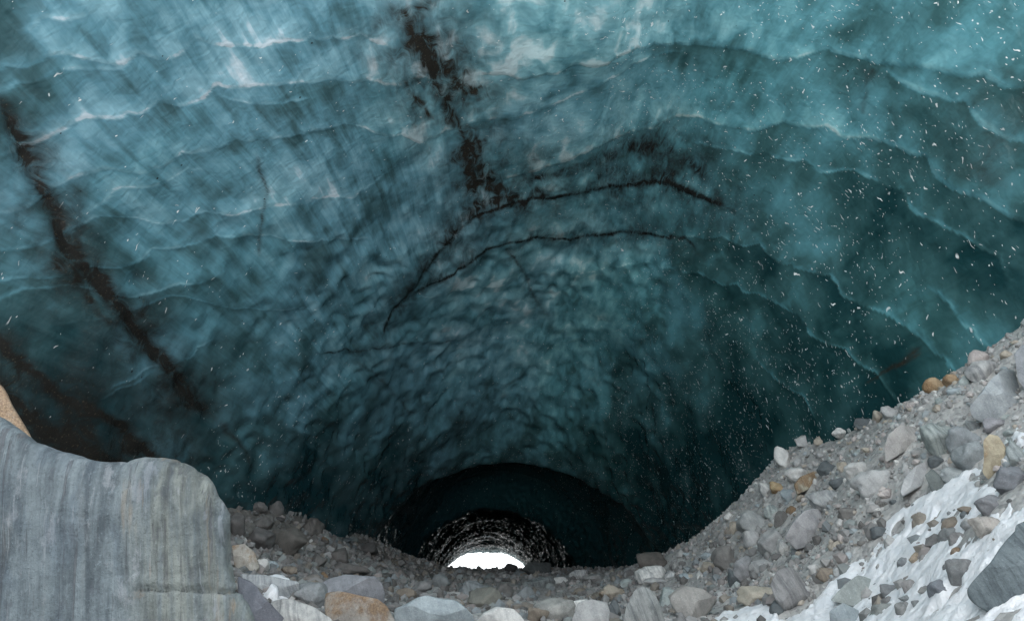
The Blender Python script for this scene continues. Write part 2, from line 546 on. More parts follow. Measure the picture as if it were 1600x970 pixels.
# scallops melted by the air: cup-shaped hollows with crests between them
wu = U + 0.6 * fbm(U * 0.5, V * 0.5, 0 * U, 41, 3)
wv = V + 0.6 * fbm(U * 0.5, V * 0.5, 5 + 0 * U, 43, 3)
jz = fbm(U * 0.25, V * 0.25, 0 * U, 47, 3)
WP = B + 0.5 * np.stack([fbm(B[..., 0] * .5, B[..., 1] * .5, B[..., 2] * .5, 41 + q, 2) for q in range(3)], -1)
c1 = cups3(WP * np.array([0.62, 0.40, 0.62]), 51, 6.0)
c2 = cups3(WP * np.where((T > 9)[:, None, None], np.array([2.6, 2.2, 2.6]), np.array([1.45, 0.9, 1.45])), 53, 7.0)
zone = sstep(250, 420, PY) * sstep(60, 260, PX) * (1 - 0.85 * sstep(950, 1130, PX))
zone = np.clip(zone + 0.2, 0, 1)
zone = np.where((T > 7)[:, None], 0.8 + 0.35 * sstep(9, 10.5, T)[:, None], zone)
disp += zone * (0.42 * (np.clip(c1, 0, 1.2) - 0.4) * np.clip(0.7 + jz, 0, 1.4) + 0.40 * (np.clip(c2, 0, 1.2) - 0.4) * np.clip(0.7 - jz, 0, 1.4))
disp += 0.34 * fbm(U * 0.16, V * 0.2, 0 * U, 61, 2) + 0.03 * fbm(U * 0.9, V * 0.9, 0 * U, 67, 2)

# sediment frozen into the ice: distance of the surface to lines that run over it
WARP1 = [fbm(B[..., 0] * .8, B[..., 1] * .8, B[..., 2] * .8, 141 + q, 2) for q in range(3)]
WARP2 = [vnoise(B[..., 0] * 3.1, B[..., 1] * 3.1, B[..., 2] * 3.1, 151 + q) for q in range(3)]
def dist_to(line, reach=6.0):
    ij = to_surface(line)
    P = B[ij[:, 0], ij[:, 1]]
    lo, hi = P.min(0) - reach, P.max(0) + reach
    m = np.all((B > lo) & (B < hi), -1)
    Q = B[m]
    Wq = np.stack([WARP1[q][m] * 0.22 + WARP2[q][m] * 0.06 for q in range(3)], -1)
    Q = Q + Wq - np.sum(Wq * N[m], -1, keepdims=True) * N[m]
    best = np.full(len(Q), 99.0); side = np.zeros(len(Q)); along = np.zeros(len(Q))
    tot = np.concatenate([[0], np.cumsum(np.linalg.norm(np.diff(P, axis=0), axis=1))])
    Nm = N[m]
    for a in range(len(P) - 1):
        e = P[a + 1] - P[a]
        L2 = (e * e).sum() + 1e-9
        t = np.clip(((Q - P[a]) @ e) / L2, 0, 1)
        r_ = Q - (P[a] + t[:, None] * e)
        dd = np.linalg.norm(r_, axis=1)
        b = dd < best
        best = np.where(b, dd, best)
        cr = np.sum(np.cross(np.broadcast_to(e, r_.shape), r_) * Nm, 1)
        side = np.where(b, np.sign(cr), side)
        along = np.where(b, (tot[a] + t * math.sqrt(L2)) / tot[-1], along)
    D = np.full(U.shape, 99.0); S = np.zeros(U.shape); A_ = np.zeros(U.shape)
    D[m] = best; S[m] = side; A_[m] = along
    return D, S, A_

dirt = np.zeros_like(U)
brown = np.zeros_like(U)
jit = fbm(U * 1.1, V * 1.1, 0 * U, 71, 4, 0.6)
jit2 = fbm(U * 0.5, V * 0.5, 7 + 0 * U, 73, 3)
BANDS = [  # half width of the core (m), half width of the halo, core strength, halo strength, brownness, line
    (0.25, 1.3, 1.0, .76, .3, [(-10, 130), (10, 175), (40, 240), (75, 310), (110, 380), (160, 440), (210, 510), (260, 570), (310, 630), (335, 655)]),
    (0.10, 0.4, .5, .4, .6, [(335, 655), (365, 690), (400, 730)]),
    (0.10, 0.5, .4, .35, .5, [(85, 395), (125, 445), (160, 490), (190, 520)]),
    (0.36, 2.3, .45, .84, .4, [(622, -10), (632, 30), (650, 65), (680, 110), (712, 185), (740, 245), (760, 290), (800, 312)]),
    (0.16, 0.9, .55, .60, .8, [(690, 110), (720, 130), (745, 148), (752, 160)]),
    (0.12, 0.6, .5, .40, .9, [(725, 235), (745, 290), (770, 300)]),
    (0.115, 1.4, 1.0, .74, .2, [(602, 540), (605, 500), (640, 455), (690, 385), (750, 335), (800, 315), (870, 310), (930, 298), (980, 286), (1030, 278), (1060, 285), (1110, 310), (1165, 335), (1170, 350)]),
    (0.095, 1.0, 1.0, .65, .2, [(640, 460), (700, 430), (760, 385), (830, 378), (890, 380), (950, 366), (1010, 368), (1070, 372), (1103, 400)]),
    (0.3, 1.8, .45, .65, .1, [(820, 285), (900, 265), (980, 235), (1040, 215), (1075, 245), (1120, 290)]),
    (0.10, 0.45, .5, .35, .7, [(790, 385), (815, 420), (835, 465), (870, 520)]),
    (0.08, 0.25, .7, .4, 1.0, [(632, 125), (648, 150), (660, 165), (676, 188)]),
    (0.05, 0.2, .5, .3, .9, [(402, 240), (408, 300), (408, 350), (405, 400)]),
    (0.14, 0.7, .9, .6, .35, [(-20, 510), (20, 540), (60, 585), (100, 622), (150, 648), (190, 672), (240, 706), (290, 740)]),
    (0.08, 0.5, .85, .5, .4, [(-20, 585), (40, 640), (70, 660), (120, 690), (170, 715)]),
    (0.3, 2.0, .7, .74, .3, [(-40, 600), (30, 640), (90, 690), (200, 740), (330, 780)]),
    (0.03, 0.10, .6, .3, .8, [(1350, 602), (1390, 575), (1445, 535)]),
    (0.03, 0.10, .5, .2, .8, [(1372, 593), (1405, 568), (1440, 545)]),
    (0.4, 2.0, .25, .45, .7, [(1640, 120), (1600, 180), (1560, 240), (1545, 300)]),
    (0.045, 0.3, .6, .3, .1, [(498, 553), (560, 549), (600, 543), (630, 538), (700, 534), (760, 533)]),
    (0.06, 0.22, .8, .5, .9, [(632, 20), (645, 58), (662, 92), (684, 116)]),
    (0.05, 0.22, .8, .5, .8, [(650, 66), (672, 100), (700, 122)]),
    (0.07, 0.30, .7, .5, .8, [(708, 172), (722, 205), (742, 240)]),
    (0.08, 0.35, .8, .5, .7, [(722, 286), (752, 296), (780, 308), (815, 312)]),
    (0.05, 0.30, .6, .4, .9, [(728, 150), (745, 142), (752, 128)]),
    (0.1, 0.8, .3, .4, .5, [(1340, 180), (1350, 130), (1365, 100)]),
    (0.1, 0.6, .4, .35, .6, [(555, 560), (590, 590), (640, 640), (720, 655), (790, 668)]),
]
for (w, hw, cs_, hs_, br, line) in BANDS:
    D, S, A_ = dist_to(line, hw * 3 + 1)
    ends = sstep(0, .06, A_) * sstep(1, .92, A_) * 0.75 + 0.25
    Dn = D * (1 + 0.35 * jit) + 0.15 * w * jit
    core = cs_ * np.exp(-(Dn / w) ** 2) * np.clip(1.0 + 0.6 * jit2, 0.5, 1.0)
    halo = hs_ * np.exp(-(D / hw) ** 1.5) * np.clip(0.68 + 0.9 * jit, 0, 1)
    v_ = (core + halo * (1 - core)) * ends
    new = 1 - (1 - dirt) * (1 - np.clip(v_, 0, 1))
    brown = np.where(new > 1e-4, (brown * dirt + br * np.maximum(new - dirt, 0)) / np.maximum(new, 1e-4), brown)
    dirt = new
    if w > 0.2 and cs_ > .8:
        disp += -0.12 * np.exp(-(D / (w * 1.3)) ** 2)

# how bubbly (white) or glassy (deep teal) the ice is; deep shade painted in
def blend(points, r):
    num = np.zeros_like(U); den = np.full_like(U, 1e-6)
    for a, b, v in points:
        ij = to_surface([(a, b)])[0]
        q = B[ij[0], ij[1]]
        w = np.exp(-np.sum((B - q) ** 2, -1) / r ** 2) + 1e-9
        num += w * v; den += w
    return num / den
CLOUD_SHADE = [(60, 60, .48), (250, 80, .60), (450, 60, .55), (250, 30, .75), (580, 60, .70), (700, 60, .9), (830, 60, .95), (960, 50, .85), (1100, 40, .74), (1250, 40, .62), (1400, 40, .60), (1560, 50, .58),
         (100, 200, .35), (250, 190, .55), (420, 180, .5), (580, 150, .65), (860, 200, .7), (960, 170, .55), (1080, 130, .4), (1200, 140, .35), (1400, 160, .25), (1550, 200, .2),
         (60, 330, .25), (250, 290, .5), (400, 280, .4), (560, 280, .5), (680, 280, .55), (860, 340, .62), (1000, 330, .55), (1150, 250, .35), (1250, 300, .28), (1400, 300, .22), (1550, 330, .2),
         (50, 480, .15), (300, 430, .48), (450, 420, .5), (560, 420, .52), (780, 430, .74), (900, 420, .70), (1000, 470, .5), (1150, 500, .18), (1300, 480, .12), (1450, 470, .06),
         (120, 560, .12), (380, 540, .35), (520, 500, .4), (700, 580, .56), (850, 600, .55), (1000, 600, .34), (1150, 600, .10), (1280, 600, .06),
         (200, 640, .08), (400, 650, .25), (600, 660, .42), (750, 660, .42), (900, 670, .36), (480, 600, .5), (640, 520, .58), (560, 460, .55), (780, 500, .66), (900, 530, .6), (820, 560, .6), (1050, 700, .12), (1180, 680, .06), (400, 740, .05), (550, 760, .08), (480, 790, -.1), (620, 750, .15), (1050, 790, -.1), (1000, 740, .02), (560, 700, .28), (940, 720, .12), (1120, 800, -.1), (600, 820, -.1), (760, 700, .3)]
cloud_shade = blend(CLOUD_SHADE, 3.6)
cloud_shade = cloud_shade - 0.06 * sstep(300, 60, PY)
GLINT = [(200, 200, .05), (600, 200, .08), (900, 100, .35), (1100, 60, .55), (1400, 60, .9), (1200, 250, .6), (1450, 250, .6), (1300, 350, .9), (1150, 450, .8), (1450, 450, .5), (900, 450, .12),
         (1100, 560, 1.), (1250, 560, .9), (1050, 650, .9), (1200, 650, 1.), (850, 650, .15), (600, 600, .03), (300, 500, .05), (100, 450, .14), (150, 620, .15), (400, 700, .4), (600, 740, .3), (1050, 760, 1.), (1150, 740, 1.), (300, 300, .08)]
glint = blend(GLINT, 4.5)  # density of the glints painted white on the ice
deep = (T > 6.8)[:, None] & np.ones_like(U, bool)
glint = np.where(deep, 0.55 - 0.4 * sstep(8.6, 9.2, T)[:, None], glint)
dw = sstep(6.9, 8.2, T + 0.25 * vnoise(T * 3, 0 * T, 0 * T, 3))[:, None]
cloud_shade = -0.12 * dw + (1 - dw) * (cloud_shade - 0.11 * np.clip(ledge_shade, 0, 1.2))  # recess and tunnel ice darkened, their shade put into the colour

def streak_zone():
    pts = [(100, 100, .5), (300, 150, 1), (450, 220, 1), (560, 300, 1), (350, 350, .8), (500, 400, .7), (700, 100, .3), (900, 100, .1), (1300, 100, .35), (1300, 300, .15), (1100, 500, 0), (800, 450, .05), (700, 600, 0), (300, 550, .2), (1500, 300, .2)]
    return blend(pts, 4.0)
streak = streak_zone()

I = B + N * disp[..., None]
nin = NS_
# outer body of the glacier: front cliff over the lip, top, back cliff round the exit
OUT_F = [((-26, -1, -5), (4, 5.5, 33), (26, -1, -5)), ((-70, 4, -5), (4, 12, 40), (70, 4, -5)), ((-90, 60, -5), (0, 70, 44), (90, 60, -5))]
OUT_B = [((-14, 123, -6), (-4.4, 123, 2.5), (6, 123, -6)), ((-60, 126, -6), (-4.4, 128, 22), (60, 126, -6)), ((-90, 100, -5), (0, 100, 42), (90, 100, -5)), ((-90, 60, -5), (0, 70, 44), (90, 60, -5))]
def outer(rings, n0=12):
    P = np.array(rings, float)
    rows = []
    for K in P:
        L, A, Rr = K
        S = np.where((TH < 0)[:, None], L[None], Rr[None])
        sn = np.abs(np.sin(TH)); cs = np.cos(TH)
        rows.append(np.stack([A[0] + (S[:, 0] - A[0]) * sn, A[1] + (S[:, 1] - A[1]) * sn ** 2, S[:, 2] + (A[2] - S[:, 2]) * cs], -1))
    return rows
rows = outer(OUT_F)[::-1] + [I[k] for k in range(NS_)] + outer(OUT_B)
ALL = np.stack(rows)
def pad(a, v=0.0):
    return np.concatenate([np.full((3, NT_), v), a, np.full((4, NT_), v)], 0).ravel()
surf = np.stack([pad(np.broadcast_to(TH[None] * 15.0, U.shape)), pad(V), np.zeros(pad(U).shape)], -1)
ice_me = mesh_from('ice_cave', ALL.reshape(-1, 3), grid_faces(len(rows), NT_), True,
                   {'dirt': pad(dirt), 'brown': pad(brown), 'rim': pad(rim), 'cloud_shade': pad(cloud_shade, 0.8), 'glint': pad(glint), 'streak': pad(streak), 'tunnel': pad(np.broadcast_to(sstep(8.6, 9.4, T)[:, None], U.shape)), 'surf': surf})

def ice_material():
    k = NT('glacier_ice')
    k.dims = '2D'
    s = k.attr('surf', True)
    cl = k.attr('cloud_shade'); di = k.attr('dirt'); br = k.attr('brown'); ri = k.attr('rim'); fl = k.attr('glint'); st = k.attr('streak')
    # cloudy bubble layers
    n1 = k.noise(k.map(s, (1, .8, 1)), 0.42, 4, 0.48, 0.15)
    n2 = k.noise(k.map(s, (1.1, .8, 1)), 1.15, 4, 0.5, 0.3)
    streaks = k.noise(k.map(s, (1, .10, 1), (0, 0, R(9))), 3.2, 5, 0.6, 0.3)
    hair = k.noise(k.map(s, (1, .06, 1), (0, 0, R(14))), 9, 4, 0.65, 0.2)
    big = k.noise(s, 0.16, 3, 0.5, 0.4)
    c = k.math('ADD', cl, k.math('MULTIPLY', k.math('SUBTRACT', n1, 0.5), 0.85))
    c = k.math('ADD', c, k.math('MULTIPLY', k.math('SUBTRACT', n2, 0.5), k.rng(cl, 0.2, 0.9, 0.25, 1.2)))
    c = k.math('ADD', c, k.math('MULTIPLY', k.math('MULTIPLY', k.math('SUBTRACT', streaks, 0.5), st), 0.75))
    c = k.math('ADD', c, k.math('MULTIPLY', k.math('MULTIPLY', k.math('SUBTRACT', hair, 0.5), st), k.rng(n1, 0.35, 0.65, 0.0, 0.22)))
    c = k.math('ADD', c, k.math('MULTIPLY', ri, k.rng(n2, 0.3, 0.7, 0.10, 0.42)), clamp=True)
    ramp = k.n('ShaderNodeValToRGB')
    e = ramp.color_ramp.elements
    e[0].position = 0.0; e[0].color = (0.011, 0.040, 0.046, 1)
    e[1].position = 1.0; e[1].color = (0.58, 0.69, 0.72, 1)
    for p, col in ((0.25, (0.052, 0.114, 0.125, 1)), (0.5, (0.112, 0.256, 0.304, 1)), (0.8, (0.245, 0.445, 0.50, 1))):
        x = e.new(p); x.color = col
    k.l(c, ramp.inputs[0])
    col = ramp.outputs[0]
    col = k.mix(k.rng(big, 0.4, 0.65, 0, 0.35), col, k.mix(1.0, col, (0.80, 1.0, 0.93), 'MULTIPLY'))
    sx = k.n('ShaderNodeSeparateXYZ'); k.l(s, sx.inputs[0])
    side = k.rng(sx.outputs[0], -9, 9)
    col = k.mix(1.0, col, k.mix(side, (1.0, 0.985, 1.03), (0.84, 1.0, 0.965)), 'MULTIPLY')
    # sparkling glints on the ice, painted as white flecks in its colour
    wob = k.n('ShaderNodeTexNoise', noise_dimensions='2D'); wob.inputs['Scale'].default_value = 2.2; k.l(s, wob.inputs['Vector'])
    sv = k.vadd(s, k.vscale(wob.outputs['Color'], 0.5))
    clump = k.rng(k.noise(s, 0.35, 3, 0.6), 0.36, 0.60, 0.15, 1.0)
    def painted_glints(scale, size, rot, stretch):
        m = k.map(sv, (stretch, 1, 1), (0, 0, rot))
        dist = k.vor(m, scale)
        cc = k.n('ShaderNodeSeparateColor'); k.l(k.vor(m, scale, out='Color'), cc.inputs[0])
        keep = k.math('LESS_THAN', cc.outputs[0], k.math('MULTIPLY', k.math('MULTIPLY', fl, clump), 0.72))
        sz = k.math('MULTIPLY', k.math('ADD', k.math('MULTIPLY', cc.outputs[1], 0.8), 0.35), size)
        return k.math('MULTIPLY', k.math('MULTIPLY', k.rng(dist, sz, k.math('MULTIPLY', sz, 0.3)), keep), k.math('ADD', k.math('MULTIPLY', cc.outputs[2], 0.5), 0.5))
    f = k.math('MAXIMUM', painted_glints(1.6, 0.052, R(35), 0.30), painted_glints(2.7, 0.065, R(-30), 0.36))
    f = k.math('MAXIMUM', f, painted_glints(4.2, 0.10, R(80), 0.6))
    f = k.math('MAXIMUM', f, painted_glints(7.5, 0.13, R(60), 0.5))
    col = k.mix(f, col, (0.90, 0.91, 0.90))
    # sediment
    d1 = k.noise(k.map(s, (1, .5, 1), (0, 0, R(20))), 3.0, 6, 0.7, 0.8)
    grit = k.noise(s, 14, 5, 0.75)
    dd = k.math('MULTIPLY', di, k.rng(d1, 0.25, 0.65, 0.55, 1.2, False), clamp=True)
    dd = k.rng(dd, 0.04, 0.85, 0, 1, False)
    dcol = k.mix(br, (0.010, 0.012, 0.013), (0.034, 0.028, 0.020))
    dcol = k.mix(k.math('MULTIPLY', k.rng(grit, 0.58, 0.75), 0.55), dcol, (0.17, 0.135, 0.085))
    col = k.mix(dd, col, dcol)
    spk = k.vor(s, 3.4)
    sc_ = k.n('ShaderNodeSeparateColor'); k.l(k.vor(s, 3.4, out='Color'), sc_.inputs[0])
    sp = k.math('MULTIPLY', k.rng(spk, k.math('MULTIPLY', sc_.outputs[1], 0.14), k.math('MULTIPLY', sc_.outputs[1], 0.05)), k.math('LESS_THAN', sc_.outputs[0], 0.014))
    col = k.mix(sp, col, (0.02, 0.02, 0.02))
    k.l(col, k.b.inputs['Base Color'])
    k.b.inputs['IOR'].default_value = 1.31
    tun = k.attr('tunnel')
    tc_ = k.n('ShaderNodeSeparateColor'); k.l(k.vor(s, 6.0, out='Color'), tc_.inputs[0])
    tr = k.math('ADD', k.math('MULTIPLY', k.math('GREATER_THAN', tc_.outputs[0], 0.11), 0.45), 0.08)
    rg = k.rng(c, 0.1, 0.9, 0.07, 0.22)
    k.l(k.math('ADD', k.math('MULTIPLY', rg, k.math('SUBTRACT', 1.0, tun)), k.math('MULTIPLY', tr, tun)), k.b.inputs['Roughness'])
    k.l(k.math('SUBTRACT', 0.5, k.math('MULTIPLY', tun, 0.36)), k.b.inputs['Specular IOR Level'])
    b1 = k.noise(s, 1.6, 3, 0.5, 0.5)
    b2 = k.vor(sv, 4.5)
    h = k.math('ADD', k.math('MULTIPLY', b1, 1.0), k.math('MULTIPLY', b2, 0.35))
    h = k.math('ADD', h, k.math('MULTIPLY', k.math('MULTIPLY', hair, st), 0.08))
    h = k.math('ADD', h, k.math('MULTIPLY', k.math('MULTIPLY', grit, di), 0.5))
    k.l(k.bump(h, 0.32, 0.12), k.b.inputs['Normal'])
    return k.m
M_ICE = ice_material()
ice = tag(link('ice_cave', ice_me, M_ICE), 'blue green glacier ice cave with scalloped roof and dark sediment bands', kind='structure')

# ------------------------------------------------------------------ snowy mountainside beyond the far exit
mx, my = np.meshgrid(np.linspace(-260, 260, 180), np.linspace(150, 620, 160))
mz = -3.6 + np.maximum(my - 155, 0) * 0.36 + sstep(150, 260, my) * (14 * fbm(mx * 0.012, my * 0.012, 0 * mx, 91, 5)) + sstep(150, 175, my) * 1.3 * fbm(mx * 0.09, my * 0.09, 0 * mx, 95, 4)
mountain_me = mesh_from('snowy_mountain', np.stack([mx, my, mz], -1).reshape(-1, 3), grid_faces(*mx.shape))
def snow_material(name, rocky=False):
    k = NT(name)
    geo = k.n('ShaderNodeNewGeometry').outputs['Position']
    n = k.noise(geo, 3.0, 5, 0.6)
    c = k.mix(k.rng(n, 0.3, 0.7), (0.74, 0.77, 0.80), (0.85, 0.86, 0.87))
    if rocky:
        r1 = k.noise(k.map(geo, (1, .6, 2.2), (0, R(25), 0)), 0.5, 6, 0.72, 0.5)
        c = k.mix(k.rng(r1, 0.565, 0.60), c, (0.10, 0.10, 0.105))
    else:
        g = k.noise(geo, 11, 4, 0.7)
        c = k.mix(k.rng(g, 0.60, 0.74, 0, 0.6), c, (0.30, 0.295, 0.29))
        dirty = k.noise(geo, 1.7, 6, 0.7)
        c = k.mix(k.rng(dirty, 0.54, 0.70, 0, 0.5), c, (0.42, 0.415, 0.41))
    k.l(c, k.b.inputs['Base Color'])
    k.b.inputs['Roughness'].default_value = 0.8
    k.b.inputs['Specular IOR Level'].default_value = 0.2
    f = k.noise(geo, 9, 5, 0.65)
    f = k.math('ADD', f, k.math('MULTIPLY', k.noise(geo, 28, 4, 0.7), 0.5))
    k.l(k.bump(f, 0.8, 0.06), k.b.inputs['Normal'])
    return k.m
tag(link('snowy_mountain', mountain_me, snow_material('mountain_snow', True)), 'white snowy mountainside with rock streaks seen through the far exit', kind='structure')

# ------------------------------------------------------------------ rock materials
def rock_material(name, fol=0.5, axis_rot=(0, 0, 0), scale=1.0):
    """object colour = tint, its alpha = 1 - rust"""
    k = NT(name)
    tc_ = k.n('ShaderNodeTexCoord').outputs['Object']
    oi = k.n('ShaderNodeObjectInfo')
    off = k.vscale(oi.outputs['Location'], 3.7)
    p = k.vadd(tc_, off)
    base = oi.outputs['Color']
    rust = k.math('SUBTRACT', 1.0, oi.outputs['Alpha'])
    band = k.noise(k.map(k.map(p, (1, 1, 1), axis_rot), (9 * scale, 1.6 * scale, 0.9 * scale)), 1.0, 5, 0.62, 0.35)
    mott = k.noise(p, 3.2 * scale, 5, 0.65)
    grain = k.noise(p, 32 * scale, 4, 0.75)
    big = k.noise(p, 1.1 * scale, 3, 0.5)
    c = k.mix(k.rng(band, 0.30, 0.72, 0, fol), base, k.mix(1.0, base, (1.5, 1.48, 1.45), 'MULTIPLY'))
    c = k.mix(k.rng(band, 0.56, 0.30, 0, fol), c, k.mix(1.0, base, (0.52, 0.54, 0.57), 'MULTIPLY'))
    c = k.mix(k.rng(mott, 0.38, 0.66, 0, 0.75), c, k.mix(1.0, c, (0.66, 0.67, 0.68), 'MULTIPLY'))
    c = k.mix(k.rng(grain, 0.56, 0.68, 0, 0.45), c, k.mix(1.0, base, (1.7, 1.7, 1.7), 'MULTIPLY'))
    c = k.mix(k.rng(grain, 0.44, 0.33, 0, 0.5), c, k.mix(1.0, base, (0.45, 0.45, 0.46), 'MULTIPLY'))
    if name == 'streaked_gneiss':       # fine dark and white veins along the layers, tan weathering to the right
        q = k.map(p, (1, 1, 1), axis_rot)
        fine = k.noise(k.map(q, (46, 6, 2.0)), 1.0, 4, 0.65, 0.2)
        vein = k.noise(k.map(q, (15, 3, 0.55)), 1.0, 4, 0.6, 0.5)
        blot = k.noise(k.map(q, (3.0, 2, 1.2)), 1.0, 4, 0.6, 0.5)
        sx = k.n('ShaderNodeSeparateXYZ'); k.l(k.map(tc_, (1, 1, 1), axis_rot), sx.inputs[0])
        tan = k.math('MULTIPLY', k.rng(sx.outputs[0], 0.52, 0.95), k.rng(vein, 0.3, 0.6, 0.3, 1.0))
        c = k.mix(k.math('MULTIPLY', tan, 0.75), c, k.mix(1.0, c, (1.24, 1.10, 0.90), 'MULTIPLY'))
        c = k.mix(k.rng(fine, 0.60, 0.72, 0, 0.55), c, (0.07, 0.075, 0.083))
        c = k.mix(k.rng(fine, 0.40, 0.28, 0, 0.45), c, (0.29, 0.315, 0.33))
        c = k.mix(k.rng(vein, 0.60, 0.66, 0, 0.6), c, (0.085, 0.09, 0.10))
        chips = k.noise(k.map(q, (7, 4, 3.2)), 1.0, 6, 0.72)
        c = k.mix(k.rng(chips, 0.55, 0.66, 0, 0.5), c, (0.24, 0.262, 0.28))
        c = k.mix(k.rng(chips, 0.42, 0.33, 0, 0.45), c, (0.06, 0.067, 0.078))
        c = k.mix(k.rng(vein, 0.37, 0.31, 0, 0.38), c, (0.29, 0.315, 0.33))
        c = k.mix(k.rng(blot, 0.52, 0.66, 0, 0.5), c, k.mix(1.0, c, (0.55, 0.60, 0.68), 'MULTIPLY'))
        band = k.math('ADD', band, k.math('SUBTRACT', k.math('MULTIPLY', fine, 0.35), k.math('ADD', k.math('MULTIPLY', k.rng(vein, 0.58, 0.68), 0.4), k.math('MULTIPLY', chips, -1.6))))
    if name == 'streaked_gneiss':
        och = k.math('MULTIPLY', k.rng(k.noise(k.map(q, (6, 3, 0.5), (0, 0, 0), (3, 1, 2)), 1.0, 4, 0.6, 0.4), 0.58, 0.68), k.rng(sx.outputs[0], 0.4, 0.95, 0.05, 0.5))
        c = k.mix(och, c, (0.25, 0.175, 0.10))
    rn = k.math('ADD', k.math('MULTIPLY', big, 0.6), k.math('MULTIPLY', mott, 0.4))
    rm = k.rng(rn, k.math('SUBTRACT', 0.68, k.math('MULTIPLY', rust, 0.42)), k.math('SUBTRACT', 0.80, k.math('MULTIPLY', rust, 0.42)))
    rm = k.math('MULTIPLY', rm, k.rng(rust, 0.02, 0.12))
    rc = k.mix(k.rng(grain, 0.35, 0.65), (0.15, 0.085, 0.045), (0.33, 0.215, 0.115))
    c = k.mix(k.math('MULTIPLY', rm, 0.75), c, rc)
    k.l(c, k.b.inputs['Base Color'])
    k.b.inputs['Roughness'].default_value = 0.86
    k.b.inputs['Specular IOR Level'].default_value = 0.3
    h = k.math('ADD', k.math('MULTIPLY', band, 0.9 * fol), k.math('ADD', k.math('MULTIPLY', mott, 0.6), k.math('MULTIPLY', grain, 0.35)))
    k.l(k.bump(h, 0.75, 0.06), k.b.inputs['Normal'])
    return k.m
M_ROCK = rock_material('moraine_rock', 0.22, (0.4, 0.3, 0.2))
M_LAYER = rock_material('layered_rock', 0.7, (0.1, 0.35, 0.1), 1.3)
M_SLAB = rock_material('streaked_gneiss', 0.75, (0, R(11), 0), 1.15)

# ------------------------------------------------------------------ rocks
import bmesh
ICO = {}
def ico(sub):
    if sub not in ICO:
        bm = bmesh.new()
        bmesh.ops.create_icosphere(bm, subdivisions=sub, radius=1.0)
        v = np.array([q.co[:] for q in bm.verts]); f = np.array([[q.index for q in fc.verts] for fc in bm.faces])
        bm.free()
        ICO[sub] = (v / np.linalg.norm(v, axis=1, keepdims=True), f)
    return ICO[sub]

def rock_shape(seed, sub=3, angular=0.7, rough=0.11):
    """unit rock: soft intersection of random planes, then noise; fits the unit box -0.5..0.5"""
    r = np.random.default_rng(seed)
    v, f = ico(sub)
    n = r.normal(size=(13, 3)); n /= np.linalg.norm(n, axis=1, keepdims=True)
    dpl = r.uniform(0.62, 1.0, 13)
    dots = np.maximum(v @ n.T, 1e-3)
    t = dpl[None] / dots
    kk = 6 + 40 * angular
    rad = (np.sum(np.minimum(t, 6) ** (-kk), 1)) ** (-1 / kk)
    rad = np.minimum(rad, 1.25)
    o = r.uniform(0, 50, 3)
    rad = rad * (1 + rough * 1.6 * fbm(v[:, 0] * 2 + o[0], v[:, 1] * 2 + o[1], v[:, 2] * 2 + o[2], seed, 4, 0.55))
    P = v * rad[:, None]
    lo, hi = P.min(0), P.max(0)
    return (P - (lo + hi) / 2) / (hi - lo), f

GREY = (0.41, 0.415, 0.41); PALE = (0.60, 0.60, 0.58); DARK = (0.125, 0.142, 0.148); BLUE = (0.325, 0.375, 0.395); GREEN = (0.36, 0.405, 0.395)
BROWN = (0.22, 0.19, 0.155); TAN = (0.40, 0.36, 0.30); OCHRE = (0.40, 0.31, 0.19); PINK = (0.45, 0.41, 0.39); DUSK = (0.19, 0.185, 0.175); PURPLE = (0.36, 0.392, 0.405)
def paint(o, colour, rust=0.0):
    o.color = (*colour, 1.0 - rust)

def depth_of(p):
    return p[1] * math.cos(PITCH) + p[2] * math.sin(PITCH)

